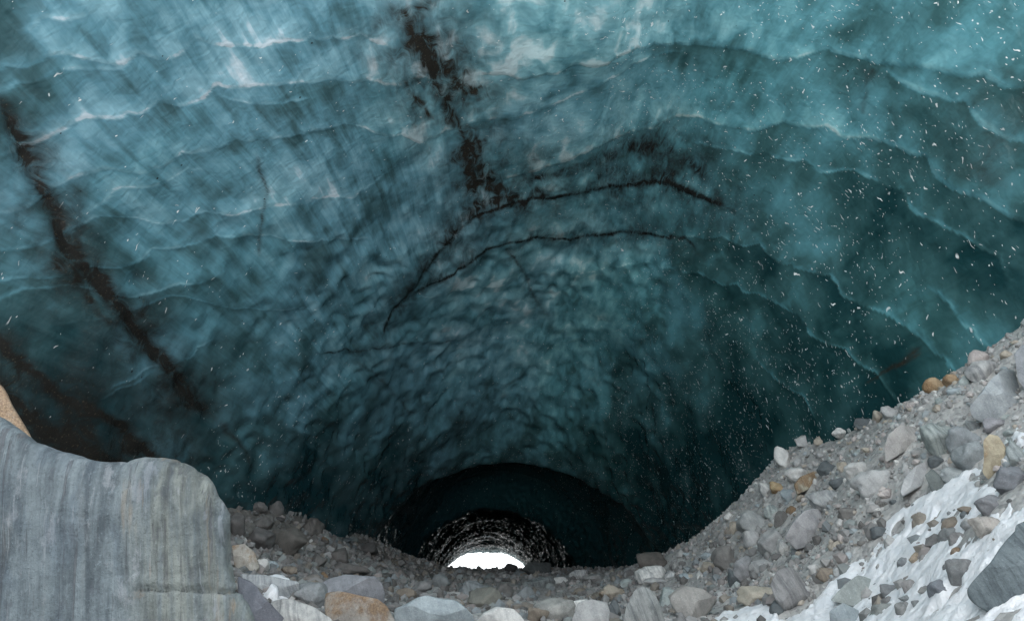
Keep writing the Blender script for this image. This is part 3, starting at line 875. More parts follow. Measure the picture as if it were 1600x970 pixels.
def outline_rock(name, label, outline, Y, thick, colour, rust=0.0, mat=None, flat=0.5, seed=0, cuts=5, nth=150, nr=44, relief=0.05, extra=None, cat='rock', centre=None):
    """a rock whose silhouette from the front is a traced outline, with its own distance, size and thickness"""
    Yf = Y - 0.33 * flat * thick        # the silhouette belongs to the front face
    pts = np.array([at(a, b, Yf) for a, b in outline])[:, [0, 2]]
    c = pts.mean(0)
    lo, hi = pts.min(0), pts.max(0)
    c = 0.5 * c + 0.25 * (lo + hi)
    if centre: c = at(centre[0], centre[1], Yf)[[0, 2]]
    q = np.concatenate([pts, pts[:1]])
    seg = np.concatenate([[0], np.cumsum(np.hypot(*np.diff(q, axis=0).T))])
    s = np.linspace(0, seg[-1], nth, endpoint=False)
    O = np.stack([np.interp(s, seg, q[:, 0]), np.interp(s, seg, q[:, 1])], -1)
    ker = np.array([1, 2, 3, 2, 1]) / 9.0
    O = np.stack([np.convolve(np.concatenate([O[-2:, a], O[:, a], O[:2, a]]), ker, 'valid') for a in (0, 1)], -1)
    E = 2 + 6 * flat
    psi = np.linspace(0, math.pi, nr)
    rr = np.abs(np.sin(psi)) ** (2 / E)
    if flat > 0.6:                      # more rows over the broad face
        rr = np.concatenate([np.linspace(0, rr[5], 40), rr[6:nr // 2], rr[nr // 2:]])
        dp = np.concatenate([(1 - np.linspace(0, rr[5], 40) ** E) ** (1 / E), np.abs(np.cos(psi[6:nr // 2])) ** (2 / E), -np.abs(np.cos(psi[nr // 2:])) ** (2 / E)])
    else:
        dp = np.sign(np.cos(psi)) * np.abs(np.cos(psi)) ** (2 / E)
    r = np.random.default_rng(seed + 100)
    X = c[0] + rr[:, None] * (O[None, :, 0] - c[0])
    Z = c[1] + rr[:, None] * (O[None, :, 1] - c[1])
    Yv = Y - 0.5 * thick * dp[:, None] * np.ones((1, nth))
    W, H = hi[0] - lo[0], hi[1] - lo[1]
    cc = np.array([c[0], Y, c[1]])
    dY = Yv - Y                         # thickness runs along the line from the viewer, not along the Y axis
    P = np.stack([X + (dY + Y - Yf) * c[0] / Yf, Yv, Z + (dY + Y - Yf) * c[1] / Yf], -1)
    sc = np.array([W / 2, thick / 2, H / 2])
    for _ in range(cuts):               # broken faces on the front
        n = np.array([r.uniform(-.8, .8), -1.0, r.uniform(-.5, .8)]); n /= np.linalg.norm(n)
        lim = r.uniform(0.66, 0.92)
        over = ((P - cc) / sc) @ n - lim
        P = P - np.maximum(over, 0)[..., None] * (0.92 * n * sc)
    o = r.uniform(0, 40, 3); size = (W + H) / 2
    dirn = (P - cc) / (np.linalg.norm((P - cc) / sc, axis=-1, keepdims=True) + .2)
    dsp = relief * (fbm(P[..., 0] / size * 3 + o[0], P[..., 1] / size * 3 + o[1], P[..., 2] / size * 3 + o[2], seed, 5, 0.55))
    if extra is not None:
        dsp = dsp + extra(P, size)
    P = P + dirn * dsp[..., None]
    n_r = len(rr)
    i = np.arange(n_r - 1)[:, None] * nth + np.arange(nth)[None, :]
    i2 = np.arange(n_r - 1)[:, None] * nth + (np.arange(nth)[None, :] + 1) % nth
    faces = np.stack([i, i + nth, i2 + nth, i2], -1).reshape(-1, 4)
    base = np.array([cc[0], cc[1], lo[1]])
    me = mesh_from(name, (P - base).reshape(-1, 3), faces)
    ob = link(name, me, mat or M_ROCK)
    ob.location = base
    paint(ob, colour, rust)
    return tag(ob, label, cat)

# the huge streaked boulder in front on the left, with grooves along its layers and a crack low on its right side
def slab_relief(P, size):
    x = P[..., 0] + 0.2 * P[..., 2] + 0.05 * fbm(P[..., 0] * 2, P[..., 1] * 2, P[..., 2] * 1.2, 5, 3)
    g = 0.014 * fbm(x * 5, 0.6 * P[..., 1], P[..., 2] * 0.35, 7, 5, 0.62)
    rid = 1 - np.abs(fbm(x * 3.1, 0.5 * P[..., 1], P[..., 2] * 0.3, 8, 3, 0.5)) * 3.2
    g = g - 0.030 * np.clip(rid, 0, 1) ** 4 * (0.5 + vnoise(x * 1.3, 0 * x, P[..., 2] * 1.5, 19))
    g = g + 0.045 * fbm(P[..., 0] * 1.6, P[..., 1] * 1.6, P[..., 2] * 1.1, 12, 3) - 0.02 * np.clip(1 - np.abs(fbm(P[..., 0] * 1.2, P[..., 1] * 2, P[..., 2] * 2.6, 14, 3)) * 9, 0, 1)
    g = g - 0.012 * np.exp(-((x + 2.93) / 0.03) ** 2) - 0.02 * np.exp(-((x + 3.9) / 0.02) ** 2)
    zc = at(330, 909, 6)[2] + 0.02 * fbm(P[..., 0] * 6, 0 * P[..., 1], 0 * P[..., 1], 15, 3)
    crack = np.exp(-((P[..., 2] - zc) / 0.018) ** 2) * sstep(at(285, 909, 6)[0], at(305, 909, 6)[0], P[..., 0])
    return g - 0.055 * crack
outline_rock('boulder', 'huge grey boulder with vertical streaks filling the lower left corner', [(-260, 640), (-120, 625), (-40, 634), (0, 651), (30, 670), (60, 690), (90, 703), (130, 712), (160, 717), (190, 718), (225, 712), (258, 712), (280, 716), (300, 724), (320, 738), (336, 754), (343, 772), (352, 785), (362, 805), (362, 835), (366, 870), (372, 900), (386, 922), (398, 948), (412, 985), (424, 1060), (405, 1160), (200, 1200), (-100, 1200), (-260, 1150), (-300, 900)], 6.0, 1.7, (0.118, 0.146, 0.160), 0.12, M_SLAB, 0.85, 3, 0, 460, 60, 0.05, slab_relief, 'boulder', (120, 1030))
outline_rock('boulder', 'rusty tan boulder just behind the top left of the streaked boulder', [(-110, 545), (-45, 570), (-12, 590), (6, 608), (18, 634), (34, 658), (48, 680), (66, 720), (60, 800), (-60, 800), (-110, 650)], 8.6, 1.5, (0.40, 0.36, 0.31), 0.72, M_LAYER, 0.45, 9, 4, 180, 50, 0.08, None, 'boulder')

HERO = [  # label, outline, colour, rust, material, thickness share, flatness
    ('broad blue grey boulder at the bottom centre below the exit', [(615, 950), (630, 945), (652, 932), (667, 929), (687, 935), (712, 937), (727, 947), (740, 962), (748, 990), (630, 1000), (614, 975)], BLUE, .02, M_ROCK, .8, .35),
    ('rust speckled boulder at the bottom edge left of centre', [(507, 925), (525, 922), (562, 930), (590, 935), (605, 946), (618, 970), (622, 990), (517, 1000), (510, 965), (505, 938)], (.33, .31, .28), .52, M_ROCK, .8, .5),
    ('rounded grey boulder right behind the rust speckled one', [(480, 924), (500, 912), (520, 902), (542, 897), (562, 899), (587, 900), (596, 910), (602, 928), (600, 950), (555, 955), (490, 950)], (.27, .28, .30), .0, M_ROCK, .8, .3),
    ('low pale boulder at the bottom edge right of the broad blue grey one', [(742, 972), (755, 957), (775, 947), (802, 950), (812, 960), (825, 974), (822, 1000), (745, 1000)], PALE, .05, M_ROCK, .8, .35),
    ('upright pointed boulder with grey stripes at the bottom edge', [(972, 975), (979, 944), (992, 921), (1005, 914), (1018, 921), (1027, 935), (1035, 955), (1040, 975), (1032, 1000), (974, 1000)], (.27, .285, .28), .10, M_LAYER, .7, .35),
    ('pale angular boulder left of the pointed striped one', [(894, 966), (903, 941), (923, 935), (949, 940), (954, 958), (950, 976), (940, 998), (896, 998)], (.36, .365, .36), .03, M_ROCK, .8, .5),
    ('flat dusty slab lying right of the pointed striped boulder', [(1042, 930), (1065, 913), (1099, 919), (1122, 938), (1108, 958), (1079, 972), (1055, 956)], (.33, .32, .30), .06, M_ROCK, .8, .6),
    ('great dark blue grey boulder at the right edge over the snow', [(1602, 812), (1577, 838), (1560, 857), (1548, 878), (1528, 898), (1508, 921), (1512, 938), (1531, 950), (1556, 962), (1575, 948), (1600, 935), (1640, 928), (1690, 880), (1660, 800)], (.125, .152, .163), .22, M_LAYER, .8, .45),
    ('big purple grey boulder high on the right bank', [(1517, 639), (1528, 619), (1551, 590), (1569, 575), (1586, 578), (1595, 601), (1601, 619), (1597, 640), (1566, 653), (1540, 662), (1522, 653)], PURPLE, .02, M_ROCK, .8, .4),
    ('smooth grey boulder cut by the right edge above the purple grey one', [(1584, 552), (1600, 536), (1640, 535), (1660, 600), (1615, 626), (1594, 594)], (.26, .275, .29), .0, M_ROCK, .8, .35),
    ('upright ochre yellow rock among the grey boulders by the snow', [(1537, 687), (1546, 678), (1560, 681), (1572, 699), (1570, 722), (1556, 742), (1548, 752), (1539, 742), (1537, 711)], (.42, .37, .27), .5, M_ROCK, .8, .5),
    ('large pale boulder in the middle of the right bank', [(1226, 841), (1239, 813), (1257, 796), (1279, 794), (1289, 810), (1286, 834), (1271, 852), (1244, 858)], (.37, .37, .375), .03, M_ROCK, .8, .4),
    ('dark veined angular boulder at the lower left edge of the snow', [(1203, 912), (1215, 888), (1237, 885), (1251, 899), (1261, 914), (1269, 933), (1252, 944), (1227, 955), (1211, 938)], (.235, .235, .235), .04, M_LAYER, .85, .5),
    ('pale green grey angular boulder at the bottom of the snow', [(1298, 937), (1320, 912), (1340, 898), (1361, 903), (1377, 912), (1362, 934), (1344, 953), (1317, 943)], (.33, .36, .345), .04, M_ROCK, .8, .55),
    ('blue grey boulder at the bottom edge under the green grey one', [(1296, 954), (1317, 941), (1343, 953), (1347, 980), (1335, 1000), (1298, 998)], BLUE, .0, M_ROCK, .9, .5),
    ('pale grey split boulder at the top edge of the snow', [(1406, 770), (1412, 748), (1430, 728), (1450, 719), (1455, 733), (1445, 757), (1427, 767), (1409, 777)], (.40, .41, .41), .0, M_ROCK, .8, .5),
    ('dark green angular rock beside the pale split boulder', [(1445, 742), (1456, 731), (1470, 744), (1489, 762), (1472, 781), (1456, 769)], (.15, .17, .165), .03, M_ROCK, .8, .5),
    ('leaning wedge with a rust red top near the crest', [(1240, 757), (1251, 744), (1274, 735), (1288, 751), (1272, 760), (1245, 773)], (.37, .35, .28), .62, M_LAYER, .7, .4),
    ('half buried pale round boulder below the crest of the bank', [(1381, 701), (1387, 679), (1407, 662), (1430, 667), (1438, 677), (1422, 700), (1402, 713), (1384, 722)], (.37, .36, .345), .08, M_ROCK, .8, .35),
    ('dark blue leaning slab against the streaked boulder', [(370, 898), (392, 907), (409, 928), (427, 948), (448, 975), (430, 1000), (390, 990), (372, 940)], (.16, .17, .195), .0, M_ROCK, .8, .5),
    ('flat grey slab with snow on it right of the streaked boulder', [(372, 896), (415, 898), (466, 908), (470, 925), (461, 936), (427, 938), (400, 930)], (.33, .35, .36), .02, M_LAYER, .9, .5),
    ('pale low boulder at the bottom edge in front of the flat slab', [(420, 940), (440, 934), (458, 936), (490, 947), (519, 967), (530, 990), (435, 1000), (425, 965)], (.38, .385, .375), .08, M_LAYER, .8, .45),
    ('rust stained pale boulder behind the right flank of the streaked boulder', [(362, 852), (383, 849), (398, 862), (406, 886), (398, 899), (368, 898)], (.38, .36, .32), .45, M_ROCK, .9, .35),
]
for n_, (label, ol, colr, rust, mt, th_, fl_) in enumerate(HERO):
    A = np.array(ol, float)
    w_, h_ = np.ptp(A[:, 0]), np.ptp(A[:, 1])
    g = hit_ground(A[:, 0].mean(), min(A[:, 1].max() - 0.15 * h_, 998))
    mpx = depth_of(g) / F
    outline_rock('boulder', label, ol, g[1] + 0.15 * w_ * mpx, th_ * 0.5 * (w_ + h_) * mpx * 1.05, colr, rust, mt, fl_, 20 + n_, 5, 130, 40, 0.05 * 0.5 * (w_ + h_) * mpx, None, 'boulder')

SMALL = [  # px, py, width, height, colour, rust, angular, label
    (1223, 718, 27, 38, PALE, .0, .3, 'rounded pale block standing on the crest of the bank'),
    (1257, 689, 28, 20, GREY, .0, .6, 'blunt grey stone on the crest right of the pale block'),
    (1283, 689, 22, 16, TAN, .05, .6, 'small tan stone on the crest'),
    (1317, 677, 34, 18, PALE, .05, .5, 'long pale stone lying along the crest'),
    (1349, 663, 28, 20, DARK, .0, .6, 'dark stone on the crest right of the long pale one'),
    (1374, 652, 19, 20, TAN, .15, .6, 'cream stone leaning on a grey one at the crest'),
    (1390, 646, 26, 22, GREY, .0, .6, 'grey block beside the cream stone at the crest'),
    (1421, 619, 25, 19, PINK, .0, .4, 'pinkish grey pebble alone at the edge of the ice'),
    (1461, 603, 30, 24, (.36, .27, .17), .6, .4, 'larger orange stone on the crest'),
    (1488, 594, 24, 18, (.34, .25, .16), .55, .4, 'smaller orange stone touching the larger one'),
    (1528, 564, 34, 32, PINK, .0, .45, 'pinkish round boulder at the top of the crest'),
    (1535, 583, 42, 36, GREY, .02, .4, 'grey boulder under the pinkish round one'),
    (1508, 597, 16, 18, GREEN, .0, .5, 'small greenish stone between the orange pair and the grey boulder'),
    (1244, 744, 34, 25, PALE, .0, .2, 'smooth pale oval stone left of the rusty wedge'),
    (1215, 762, 26, 19, OCHRE, .4, .5, 'small yellow stone below the pale oval'),
    (1199, 767, 21, 25, PALE, .0, .5, 'white faced stone left of the yellow one'),
    (1293, 733, 29, 26, DARK, .0, .4, 'dark grey stone above right of the rusty wedge'),
    (1310, 756, 27, 17, DARK, .0, .3, 'flat dark stone right of the rusty wedge'),
    (1314, 733, 13, 21, TAN, .05, .5, 'narrow tan stone by the dark grey one'),
    (1291, 783, 56, 32, (.33, .34, .34), .0, .35, 'wide rounded grey stone above the large pale boulder'),
    (1232, 776, 26, 22, BLUE, .0, .6, 'blue grey stone below the rusty wedge'),
    (1238, 797, 17, 13, BROWN, .5, .6, 'small red brown stone between grey ones'),
    (1220, 811, 24, 25, DUSK, .0, .6, 'dusky block left of the large pale boulder'),
    (1203, 800, 24, 22, GREEN, .0, .5, 'greenish stone left of the dusky block'),
    (1176, 819, 47, 38, (.34, .355, .35), .0, .25, 'rounded grey stone overhanging at the edge of the bank'),
    (1174, 843, 22, 27, GREY, .0, .3, 'grey stone right under the overhanging one'),
    (1203, 849, 38, 42, (.36, .365, .36), .0, .6, 'cracked grey block left of the large pale boulder'),
    (1222, 858, 18, 30, PALE, .0, .6, 'narrow pale stone standing by the cracked block'),
    (1164, 892, 38, 42, (.28, .285, .29), .0, .25, 'round grey stone in a hollow of the bank'),
    (1188, 885, 32, 22, GREY, .0, .3, 'oval grey stone resting on the round one'),
    (1181, 932, 54, 30, (.42, .385, .32), .18, .5, 'cream layered stone half buried in the snow'),
    (1140, 807, 21, 13, PALE, .0, .6, 'small pale flat stone at the rim of the bank'),
    (1148, 825, 14, 21, TAN, .05, .6, 'small upright tan stone at the rim of the bank'),
    (1133, 876, 36, 42, (.20, .195, .185), .05, .5, 'dark stained stone in the side of the bank'),
    (1215, 951, 25, 24, DARK, .0, .4, 'dark stone under the veined angular boulder'),
    (1291, 899, 38, 22, BROWN, .1, .6, 'brown grey jagged stone at the upper edge of the snow'),
    (1273, 890, 23, 16, PALE, .0, .5, 'small pale stone left of the brown jagged one'),
    (1106, 887, 25, 18, TAN, .2, .6, 'cream brown stone on the dusty lower bank'),
    (1150, 905, 24, 30, DARK, .0, .5, 'dark stone under the round grey one'),
    (1262, 923, 20, 16, GREY, .0, .5, 'grey pebble at the right of the veined boulder'),
    (1316, 817, 18, 15, PALE, .0, .6, 'pale chip of rock above the snow edge'),
    (1325, 805, 30, 22, DUSK, .0, .7, 'jagged dusky stone right of the large pale boulder'),
    (1340, 738, 40, 30, PALE, .0, .4, 'pale dusty stone sunk in the middle of the bank'),
    (1385, 772, 24, 18, PINK, .15, .6, 'rosy tan stone just above the snow'),
    (1365, 757, 60, 40, GREY, .0, .4, 'broad dusty stone sunk left of the rosy tan one'),
    (1357, 705, 22, 10, TAN, .3, .5, 'thin tan flake below the crest'),
    (1021, 881, 44, 34, (.12, .11, .10), .0, .5, 'dark brown boulder at the foot of the ice wall'),
    (1017, 899, 46, 28, PALE, .05, .6, 'pale boulder in front of the dark brown one'),
    (1024, 909, 38, 13, GREY, .0, .5, 'flat grey stone beneath the pale boulder'),
    (956, 928, 42, 28, TAN, .42, .6, 'cream stone with a rust red face left of the pointed boulder'),
    (980, 912, 22, 15, GREEN, .0, .5, 'small green grey stone behind the pointed boulder'),
    (958, 954, 24, 30, DARK, .0, .6, 'dark rock between the pale angular and pointed boulders'),
    (1040, 940, 26, 40, GREEN, .0, .6, 'green grey rock squeezed behind the pointed boulder'),
    (868, 956, 62, 36, (.33, .33, .31), .06, .6, 'rough grey brown boulder left of the pale angular one'),
    (842, 963, 34, 28, BROWN, .2, .6, 'small brown boulder at the bottom edge'),
    (909, 953, 30, 30, PALE, .0, .6, 'pale stone tucked behind the angular boulder'),
    (756, 936, 52, 34, (.20, .20, .175), .05, .5, 'dark olive boulder behind the low pale one'),
    (787, 925, 30, 26, DUSK, .0, .4, 'dusky round stone behind the olive boulder'),
    (689, 910, 34, 28, (.21, .225, .225), .0, .3, 'round grey stone on the cave floor left of the exit line'),
    (738, 922, 46, 28, (.22, .24, .245), .0, .35, 'wide grey stone on the cave floor below the exit'),
    (660, 918, 34, 20, (.24, .24, .235), .0, .5, 'low grey stone behind the broad blue grey boulder'),
    (632, 930, 36, 22, BROWN, .3, .6, 'brown stone between the rust speckled and blue grey boulders'),
    (819, 929, 38, 28, (.24, .26, .265), .0, .4, 'grey stone on the floor right of the exit'),
    (845, 911, 42, 20, (.20, .22, .22), .0, .3, 'smooth dark grey stone in front of the right exit corner'),
    (876, 907, 23, 11, PALE, .0, .3, 'small pale stone shining on the dim floor'),
    (799, 888, 20, 15, (.07, .07, .07), .0, .6, 'jagged dark block silhouetted in the exit'),
    (842, 890, 48, 22, (.10, .11, .11), .0, .5, 'long dark block at the right corner of the exit'),
    (905, 899, 30, 16, GREY, .0, .4, 'rounded grey stone at the foot of the right tunnel wall'),
    (930, 905, 40, 16, (.30, .30, .29), .0, .4, 'flat grey stone on the floor right of the tunnel'),
    (484, 931, 56, 38, (.28, .295, .30), .0, .6, 'grey streaked block between the flat slab and rounded boulder'),
    (409, 884, 22, 22, PALE, .0, .5, 'pale stone right of the rust stained boulder'),
    (424, 886, 22, 18, BLUE, .0, .4, 'small blue grey stone on the left bank foot'),
    (369, 824, 28, 46, (0.118, 0.115, 0.112), .0, .5, 'dim upright stone wedged behind the streaked boulder'),  # left bank tints lowered from here: shade painted into the stone colour
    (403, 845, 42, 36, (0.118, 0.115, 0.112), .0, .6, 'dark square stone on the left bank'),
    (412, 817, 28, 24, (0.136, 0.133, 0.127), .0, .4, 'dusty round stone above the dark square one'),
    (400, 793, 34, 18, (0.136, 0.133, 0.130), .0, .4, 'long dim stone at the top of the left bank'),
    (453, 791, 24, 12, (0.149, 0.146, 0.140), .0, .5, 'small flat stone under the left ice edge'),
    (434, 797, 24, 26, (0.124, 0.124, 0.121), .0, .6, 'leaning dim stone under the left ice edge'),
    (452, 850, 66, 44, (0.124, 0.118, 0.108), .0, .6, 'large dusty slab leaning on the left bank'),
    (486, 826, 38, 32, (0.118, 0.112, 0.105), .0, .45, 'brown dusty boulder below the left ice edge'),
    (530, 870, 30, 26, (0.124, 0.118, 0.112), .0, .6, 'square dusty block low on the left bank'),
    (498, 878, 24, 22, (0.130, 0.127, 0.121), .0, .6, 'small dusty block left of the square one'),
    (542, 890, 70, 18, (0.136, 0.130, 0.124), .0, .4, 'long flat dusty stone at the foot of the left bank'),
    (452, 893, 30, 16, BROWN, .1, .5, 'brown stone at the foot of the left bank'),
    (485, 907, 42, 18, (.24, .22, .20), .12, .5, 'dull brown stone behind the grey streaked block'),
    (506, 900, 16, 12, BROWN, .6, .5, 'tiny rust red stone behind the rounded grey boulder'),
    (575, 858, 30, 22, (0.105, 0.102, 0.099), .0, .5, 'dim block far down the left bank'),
    (1476, 691, 62, 56, (.29, .325, .315), .0, .35, 'greenish grey boulder below the crest on the right'),
    (1503, 692, 48, 46, (.26, .285, .295), .0, .35, 'round grey boulder touching the greenish one'),
    (1515, 717, 46, 50, (.27, .295, .30), .0, .35, 'round blue grey boulder left of the ochre rock'),
    (1554, 665, 42, 26, (.28, .28, .295), .0, .6, 'grey angular stone under the big purple boulder'),
    (1520, 668, 24, 22, (.24, .26, .26), .0, .5, 'small grey stone left of the angular one'),
    (1486, 745, 36, 30, (.33, .355, .355), .0, .6, 'light grey stone behind the dark green rock'),
    (1464, 722, 26, 20, DARK, .0, .6, 'dark wedge above the dark green rock'),
    (1577, 754, 48, 48, (.19, .20, .215), .0, .6, 'dark rough boulder right of the ochre rock'),
    (1588, 712, 34, 46, (.27, .30, .30), .0, .4, 'green grey boulder at the right edge above the snow'),
    (1547, 791, 54, 36, (.22, .225, .235), .0, .6, 'flat grey boulder half under snow at the right'),
    (1513, 797, 26, 12, BROWN, .1, .6, 'thin brown stone left of the flat half snowed boulder'),
    (1508, 806, 14, 14, DARK, .0, .5, 'small dark stone under the thin brown one'),
    (1543, 825, 54, 34, (.34, .32, .295), .1, .4, 'mottled oval boulder lying in the snow'),
    (1490, 822, 36, 28, BROWN, .1, .4, 'brown stone topmost of the little heap in the snow'),
    (1482, 841, 28, 32, (.19, .20, .20), .0, .4, 'dark stone lowest left in the heap in the snow'),
    (1495, 843, 24, 24, (.25, .245, .24), .0, .5, 'grey stone lowest right in the heap in the snow'),
    (1513, 820, 20, 20, GREY, .0, .4, 'light stone right of the heap in the snow'),
    (1439, 818, 23, 33, (.26, .235, .20), .08, .2, 'brown egg shaped stone standing in the snow'),
    (1436, 871, 30, 34, (.40, .33, .25), .3, .7, 'tan chunky stone in the middle of the snow'),
    (1415, 882, 24, 21, (.20, .215, .225), .0, .3, 'dark oval pebble left of the tan chunky stone'),
    (1493, 863, 13, 15, BROWN, .35, .5, 'small rust brown pebble in the snow'),
    (1429, 791, 9, 7, DARK, .0, .4, 'tiny dark pebble near the top of the snow'),
    (1395, 928, 36, 28, (.19, .20, .205), .0, .4, 'dark grey stone low in the snow'),
    (1422, 919, 22, 25, (.27, .265, .26), .0, .6, 'upright grey stone beside the dark one low in the snow'),
    (1416, 937, 22, 14, (.25, .27, .27), .0, .3, 'small smooth stone under the upright grey one'),
    (1447, 923, 24, 16, (.24, .24, .23), .0, .4, 'lone grey stone in the lower snow'),
    (1473, 924, 46, 34, (.21, .225, .245), .0, .6, 'blue grey stone left of the great dark boulder'),
    (1502, 901, 34, 50, (.21, .215, .215), .0, .4, 'tall speckled stone against the great dark boulder'),
    (1412, 954, 27, 26, (.24, .245, .24), .0, .4, 'rough stone near the bottom edge in the snow'),
    (1378, 957, 38, 26, (.25, .265, .255), .0, .5, 'layered green grey stone at the bottom edge in the snow'),
    (1435, 944, 16, 12, (.23, .24, .24), .0, .5, 'small grey chip in the lower snow'),
    (1452, 948, 12, 10, DARK, .0, .5, 'small dark chip in the lower snow'),
    (1485, 887, 22, 20, (.27, .275, .27), .0, .5, 'snow covered grey stone above the blue grey one'),
    (1560, 848, 10, 14, BROWN, .2, .5, 'thin brown stone at the upper edge of the great dark boulder'),
    (1373, 833, 26, 18, DARK, .0, .7, 'dark shard at the left edge of the snow'),
    (1396, 786, 12, 10, DARK, .0, .6, 'dark chip at the top left edge of the snow'),
    (1420, 789, 12, 8, DUSK, .0, .6, 'small dusky chip in the upper snow'),
    (1347, 849, 16, 12, DUSK, .0, .6, 'dusky chip on the left edge of the snow'),
]
r_ = np.random.default_rng(5)
OCC = []
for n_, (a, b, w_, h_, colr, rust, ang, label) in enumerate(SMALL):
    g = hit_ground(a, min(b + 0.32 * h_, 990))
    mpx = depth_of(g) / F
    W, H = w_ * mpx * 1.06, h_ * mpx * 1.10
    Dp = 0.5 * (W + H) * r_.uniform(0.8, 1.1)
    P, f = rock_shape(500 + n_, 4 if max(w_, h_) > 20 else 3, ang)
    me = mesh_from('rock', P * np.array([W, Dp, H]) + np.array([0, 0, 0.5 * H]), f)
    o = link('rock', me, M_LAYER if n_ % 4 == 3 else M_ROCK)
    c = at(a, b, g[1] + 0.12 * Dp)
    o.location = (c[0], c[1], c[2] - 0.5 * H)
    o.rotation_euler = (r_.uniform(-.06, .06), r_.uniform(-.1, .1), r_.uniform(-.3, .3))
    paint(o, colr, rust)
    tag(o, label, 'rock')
    OCC.append((a, b, max(w_, h_) * 0.5))
OCC += [(np.mean([p[0] for p in h[1]]), np.mean([p[1] for p in h[1]]), 0.42 * max(np.ptp([p[0] for p in h[1]]), np.ptp([p[1] for p in h[1]]))) for h in HERO]
OCC = np.array(OCC)

# ------------------------------------------------------------------ snow drifts on the right bank
def inside(poly, x, y):
    poly = np.asarray(poly); c = np.zeros(x.shape, bool); j = len(poly) - 1
    for i in range(len(poly)):
        xi, yi = poly[i]; xj, yj = poly[j]
        c ^= ((yi > y) != (yj > y)) & (x < (xj - xi) * (y - yi) / (yj - yi + 1e-12) + xi)
        j = i
    return c
def edge_dist(poly, x, y):
    poly = np.asarray(poly); d_ = np.full(x.shape, 1e9)
    for i in range(len(poly)):
        p, q = poly[i], poly[(i + 1) % len(poly)]
        e = q - p; t = np.clip(((x - p[0]) * e[0] + (y - p[1]) * e[1]) / ((e ** 2).sum() + 1e-12), 0, 1)
        d_ = np.minimum(d_, np.hypot(x - p[0] - t * e[0], y - p[1] - t * e[1]))
    return d_
def drift(label, px_poly, thick, step, ramp=0.5, seed=0):
    g = np.array([hit_ground(a, b, 4)[:2] for a, b in px_poly])
    lo, hi = g.min(0) - .2, g.max(0) + .2
    X, Y_ = np.meshgrid(np.arange(lo[0], hi[0], step), np.arange(lo[1], hi[1], step))
    d_ = edge_dist(g, X, Y_) * np.where(inside(g, X, Y_), 1, -1)
    d_ = d_ + 0.20 * fbm(X * 1.6, Y_ * 1.6, 0 * X, seed + 2, 4, 0.6)
    # runnels: snow slid down the bank, so it lies in streaks along the fall line
    u = X * 0.55 - Y_ * 0.83
    st = fbm(u * 2.2, (X * .83 + Y_ * .55) * 0.35, 0 * X, seed + 9, 4, 0.6)
    hgt = thick * sstep(-0.03, ramp, d_) - 0.06 + 0.035 * st * sstep(0, ramp, d_) + 0.15 * fbm(X * 0.9, Y_ * 0.9, 0 * X, seed + 14, 3) + 0.04 * fbm(X * 4, Y_ * 4, 0 * X, seed + 4, 3) + 0.03 * fbm(X * 9, Y_ * 9, 0 * X, seed + 6, 3)
    hole = fbm(u * 1.3, (X * .83 + Y_ * .55) * 1.1, 7 + 0 * X, seed + 21, 4, 0.6)
    hgt = hgt - 0.22 * sstep(0.22, 0.42, hole)
    hgt = np.where(d_ < -0.02, np.minimum(hgt, -0.10), hgt)
    Z = ground_height(X, Y_) + hgt
    keep = (d_ > -0.15)
    F_ = grid_faces(*X.shape)
    kf = keep.ravel()[F_].all(1)
    F_ = F_[kf]
    used = np.unique(F_); mp = np.full(X.size, -1); mp[used] = np.arange(len(used))
    me = mesh_from('snow_drift', np.stack([X, Y_, Z], -1).reshape(-1, 3)[used], mp[F_])
    return tag(link('snow_drift', me, M_SNOW), label, 'snow', kind='stuff')
M_SNOW = snow_material('drift_snow')
SNOW_PX = [(1085, 985), (1120, 962), (1170, 948), (1203, 938), (1240, 958), (1272, 935), (1298, 912), (1318, 886), (1345, 862), (1375, 815), (1395, 785), (1440, 765), (1485, 755), (1510, 732), (1530, 722), (1545, 745), (1600, 748), (1700, 760), (1760, 990), (1500, 1000), (1300, 1000)]
drift('white snow drift with stones on the lower right bank', SNOW_PX, 0.16, 0.035, 0.4, 3)
drift('small snow patch by the round stone in the bank', [(1113, 918), (1128, 905), (1136, 915), (1130, 934), (1117, 938)], 0.12, 0.03, 0.15, 5)
drift('snow lying between the slabs beside the streaked boulder', [(395, 905), (440, 912), (462, 925), (455, 942), (425, 945), (405, 930)], 0.30, 0.03, 0.2, 6)
drift('narrow snow strip along the greenish boulders', [(1572, 690), (1590, 665), (1610, 670), (1605, 700), (1580, 705)], 0.22, 0.03, 0.2, 8)

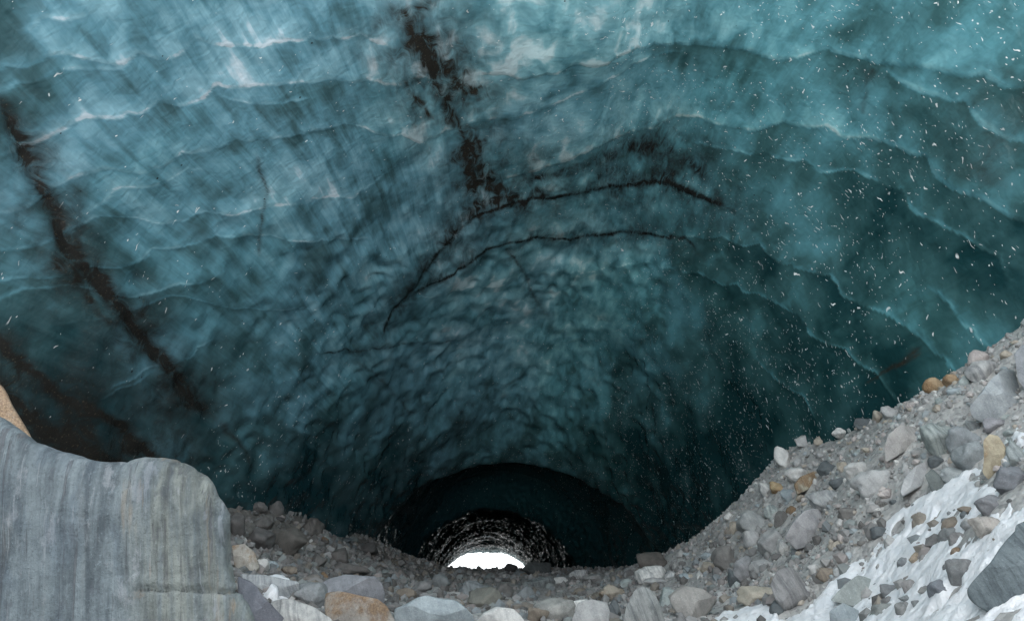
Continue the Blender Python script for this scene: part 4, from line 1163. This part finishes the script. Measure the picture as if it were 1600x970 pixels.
# ------------------------------------------------------------------ loose stones: individual ones first, then gravel
PROTO = []
for q in range(14):
    P, f = rock_shape(900 + q, 3, r_.uniform(.25, .8))
    me = mesh_from('stone', P * np.array([1, r_.uniform(.7, 1), r_.uniform(.55, .85)]), f)
    me.materials.append(M_ROCK if q % 3 else M_LAYER)
    PROTO.append(me)
TINTS = [GREY, GREY, PALE, BLUE, GREEN, DUSK, TAN, PINK, (.24, .24, .235), (.34, .34, .33)]
def loose(n, test, size, label, group, dim=1.0, seed=1):
    q = np.random.default_rng(seed); made = 0; tries = 0
    while made < n and tries < 20000:
        tries += 1
        a, b = test(q)
        g = hit_ground(a, b)
        if g[1] > 72: continue
        mpx = depth_of(g) / F
        s_px = size(q)
        if np.any(np.hypot(OCC[:, 0] - a, OCC[:, 1] - b) < OCC[:, 2] * 0.8 + s_px * 0.3): continue
        s_ = s_px * mpx
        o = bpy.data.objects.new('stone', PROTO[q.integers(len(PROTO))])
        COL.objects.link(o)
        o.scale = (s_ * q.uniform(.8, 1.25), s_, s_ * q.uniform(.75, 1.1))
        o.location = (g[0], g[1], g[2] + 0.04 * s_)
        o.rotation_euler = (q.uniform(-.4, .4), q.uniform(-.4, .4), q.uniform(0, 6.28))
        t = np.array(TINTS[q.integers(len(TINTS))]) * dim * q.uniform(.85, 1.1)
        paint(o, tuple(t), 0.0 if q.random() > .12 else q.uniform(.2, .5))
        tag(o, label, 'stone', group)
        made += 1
CREST = np.array([(1000, 890), (1060, 868), (1110, 830), (1180, 765), (1212, 720), (1240, 695), (1320, 672), (1400, 636), (1450, 606), (1540, 556), (1600, 512)])
SNOWL = np.array([(1000, 975), (1090, 965), (1203, 925), (1298, 892), (1345, 845), (1395, 775), (1440, 745), (1530, 705), (1600, 690)])
def on_bank(q):
    a = q.uniform(1040, 1600)
    t, l = np.interp(a, *CREST.T), np.interp(a, *SNOWL.T)
    return a, q.uniform(t + 4, l)
def on_floor(q):
    a = q.uniform(560, 1040)
    return a, 893 + 70 * q.random() ** 1.5
def on_left(q):
    a = q.uniform(372, 640)
    return a, q.uniform(np.interp(a, [360, 500, 560, 640], [796, 812, 842, 893]), 905)
loose(125, on_bank, lambda q: 8 + 18 * q.random() ** 1.6, 'loose grey stone among the rubble of the right bank', 'loose stones on the right bank', 1.05, 2)
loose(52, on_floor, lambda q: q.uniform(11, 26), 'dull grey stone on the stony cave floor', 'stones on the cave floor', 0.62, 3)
loose(30, on_left, lambda q: q.uniform(10, 22), 'dusty dim stone on the shaded left bank', 'stones on the left bank', 0.42, 4)  # tints darkened to paint in the shade of the left bank

def on_snow(q):
    while True:
        a, b = q.uniform(1180, 1598), q.uniform(735, 968)
        gp = hit_ground(a, b)
        if inside(SNOW_PLAN, np.array([gp[0]]), np.array([gp[1]]))[0] and q.random() < 0.15 + 0.85 * (vnoise(gp[0] * 1.2, gp[1] * 1.2, 0.5, 77) > 0.1):
            return a, b
SNOW_PLAN = np.array([hit_ground(a, b, 4)[:2] for a, b in SNOW_PX])
loose(64, on_snow, lambda q: 5 + 13 * q.random() ** 2, 'small dark pebble poking out of the snow', 'pebbles poking out of the snow', 0.75, 6)

def gravel(n, xr, yr, lo, hi, label, dim, seed, test=None):
    q = np.random.default_rng(seed)
    v, f = ico(1)
    x = q.uniform(*xr, n * 2); y = yr[0] + (yr[1] - yr[0]) * q.random(n * 2) ** 1.4
    if test is not None:
        m = test(x, y); x, y = x[m][:n], y[m][:n]
    n = len(x)
    s_ = lo + (hi - lo) * q.random(n) ** 3.0
    z = ground_height(x, y) + 0.15 * s_
    rad = q.uniform(.62, 1.15, (n, len(v)))
    P = v[None] * rad[..., None] * (s_[:, None, None] * 0.5) * q.uniform(.6, 1.1, (n, 1, 3)) + np.stack([x, y, z], -1)[:, None]
    Fc = f[None] + (np.arange(n) * len(v))[:, None, None]
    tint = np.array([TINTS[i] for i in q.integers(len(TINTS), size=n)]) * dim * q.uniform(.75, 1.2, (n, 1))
    tint = np.repeat(tint[:, None], len(v), 1).reshape(-1, 3)
    me = mesh_from('gravel', P.reshape(-1, 3), Fc.reshape(-1, 3), False, {'tint': tint})
    return tag(link('gravel', me, M_GRAVEL), label, 'gravel', kind='stuff')
kg = NT('gravel')
gn = kg.noise(kg.n('ShaderNodeNewGeometry').outputs['Position'], 22, 4, .7)
kg.l(kg.mix(kg.rng(gn, .35, .7, 0, .5), kg.attr('tint', True), (.22, .215, .21)), kg.b.inputs['Base Color'])
kg.b.inputs['Roughness'].default_value = .95
M_GRAVEL = kg.m
def bank_line(x, y):
    ok = x > np.interp(y, [6, 11, 17, 25, 34, 42], [5.0, 6.0, 5.6, 6.6, 8.2, 8.6])
    return ok & (~inside(SNOW_PLAN, x, y) | (np.random.default_rng(3).random(x.shape) < 0.012))
gravel(11000, (4.5, 13.5), (8, 44), .03, .26, 'fine grey gravel covering the right bank', 1.0, 31, bank_line)
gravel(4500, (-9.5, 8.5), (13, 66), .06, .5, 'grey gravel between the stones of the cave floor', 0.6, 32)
gravel(2500, (-13, -5.5), (14, 50), .06, .45, 'dusty gravel on the shaded left bank', 0.42, 33)  # gravel tint lowered too, with the bank's shade painted in
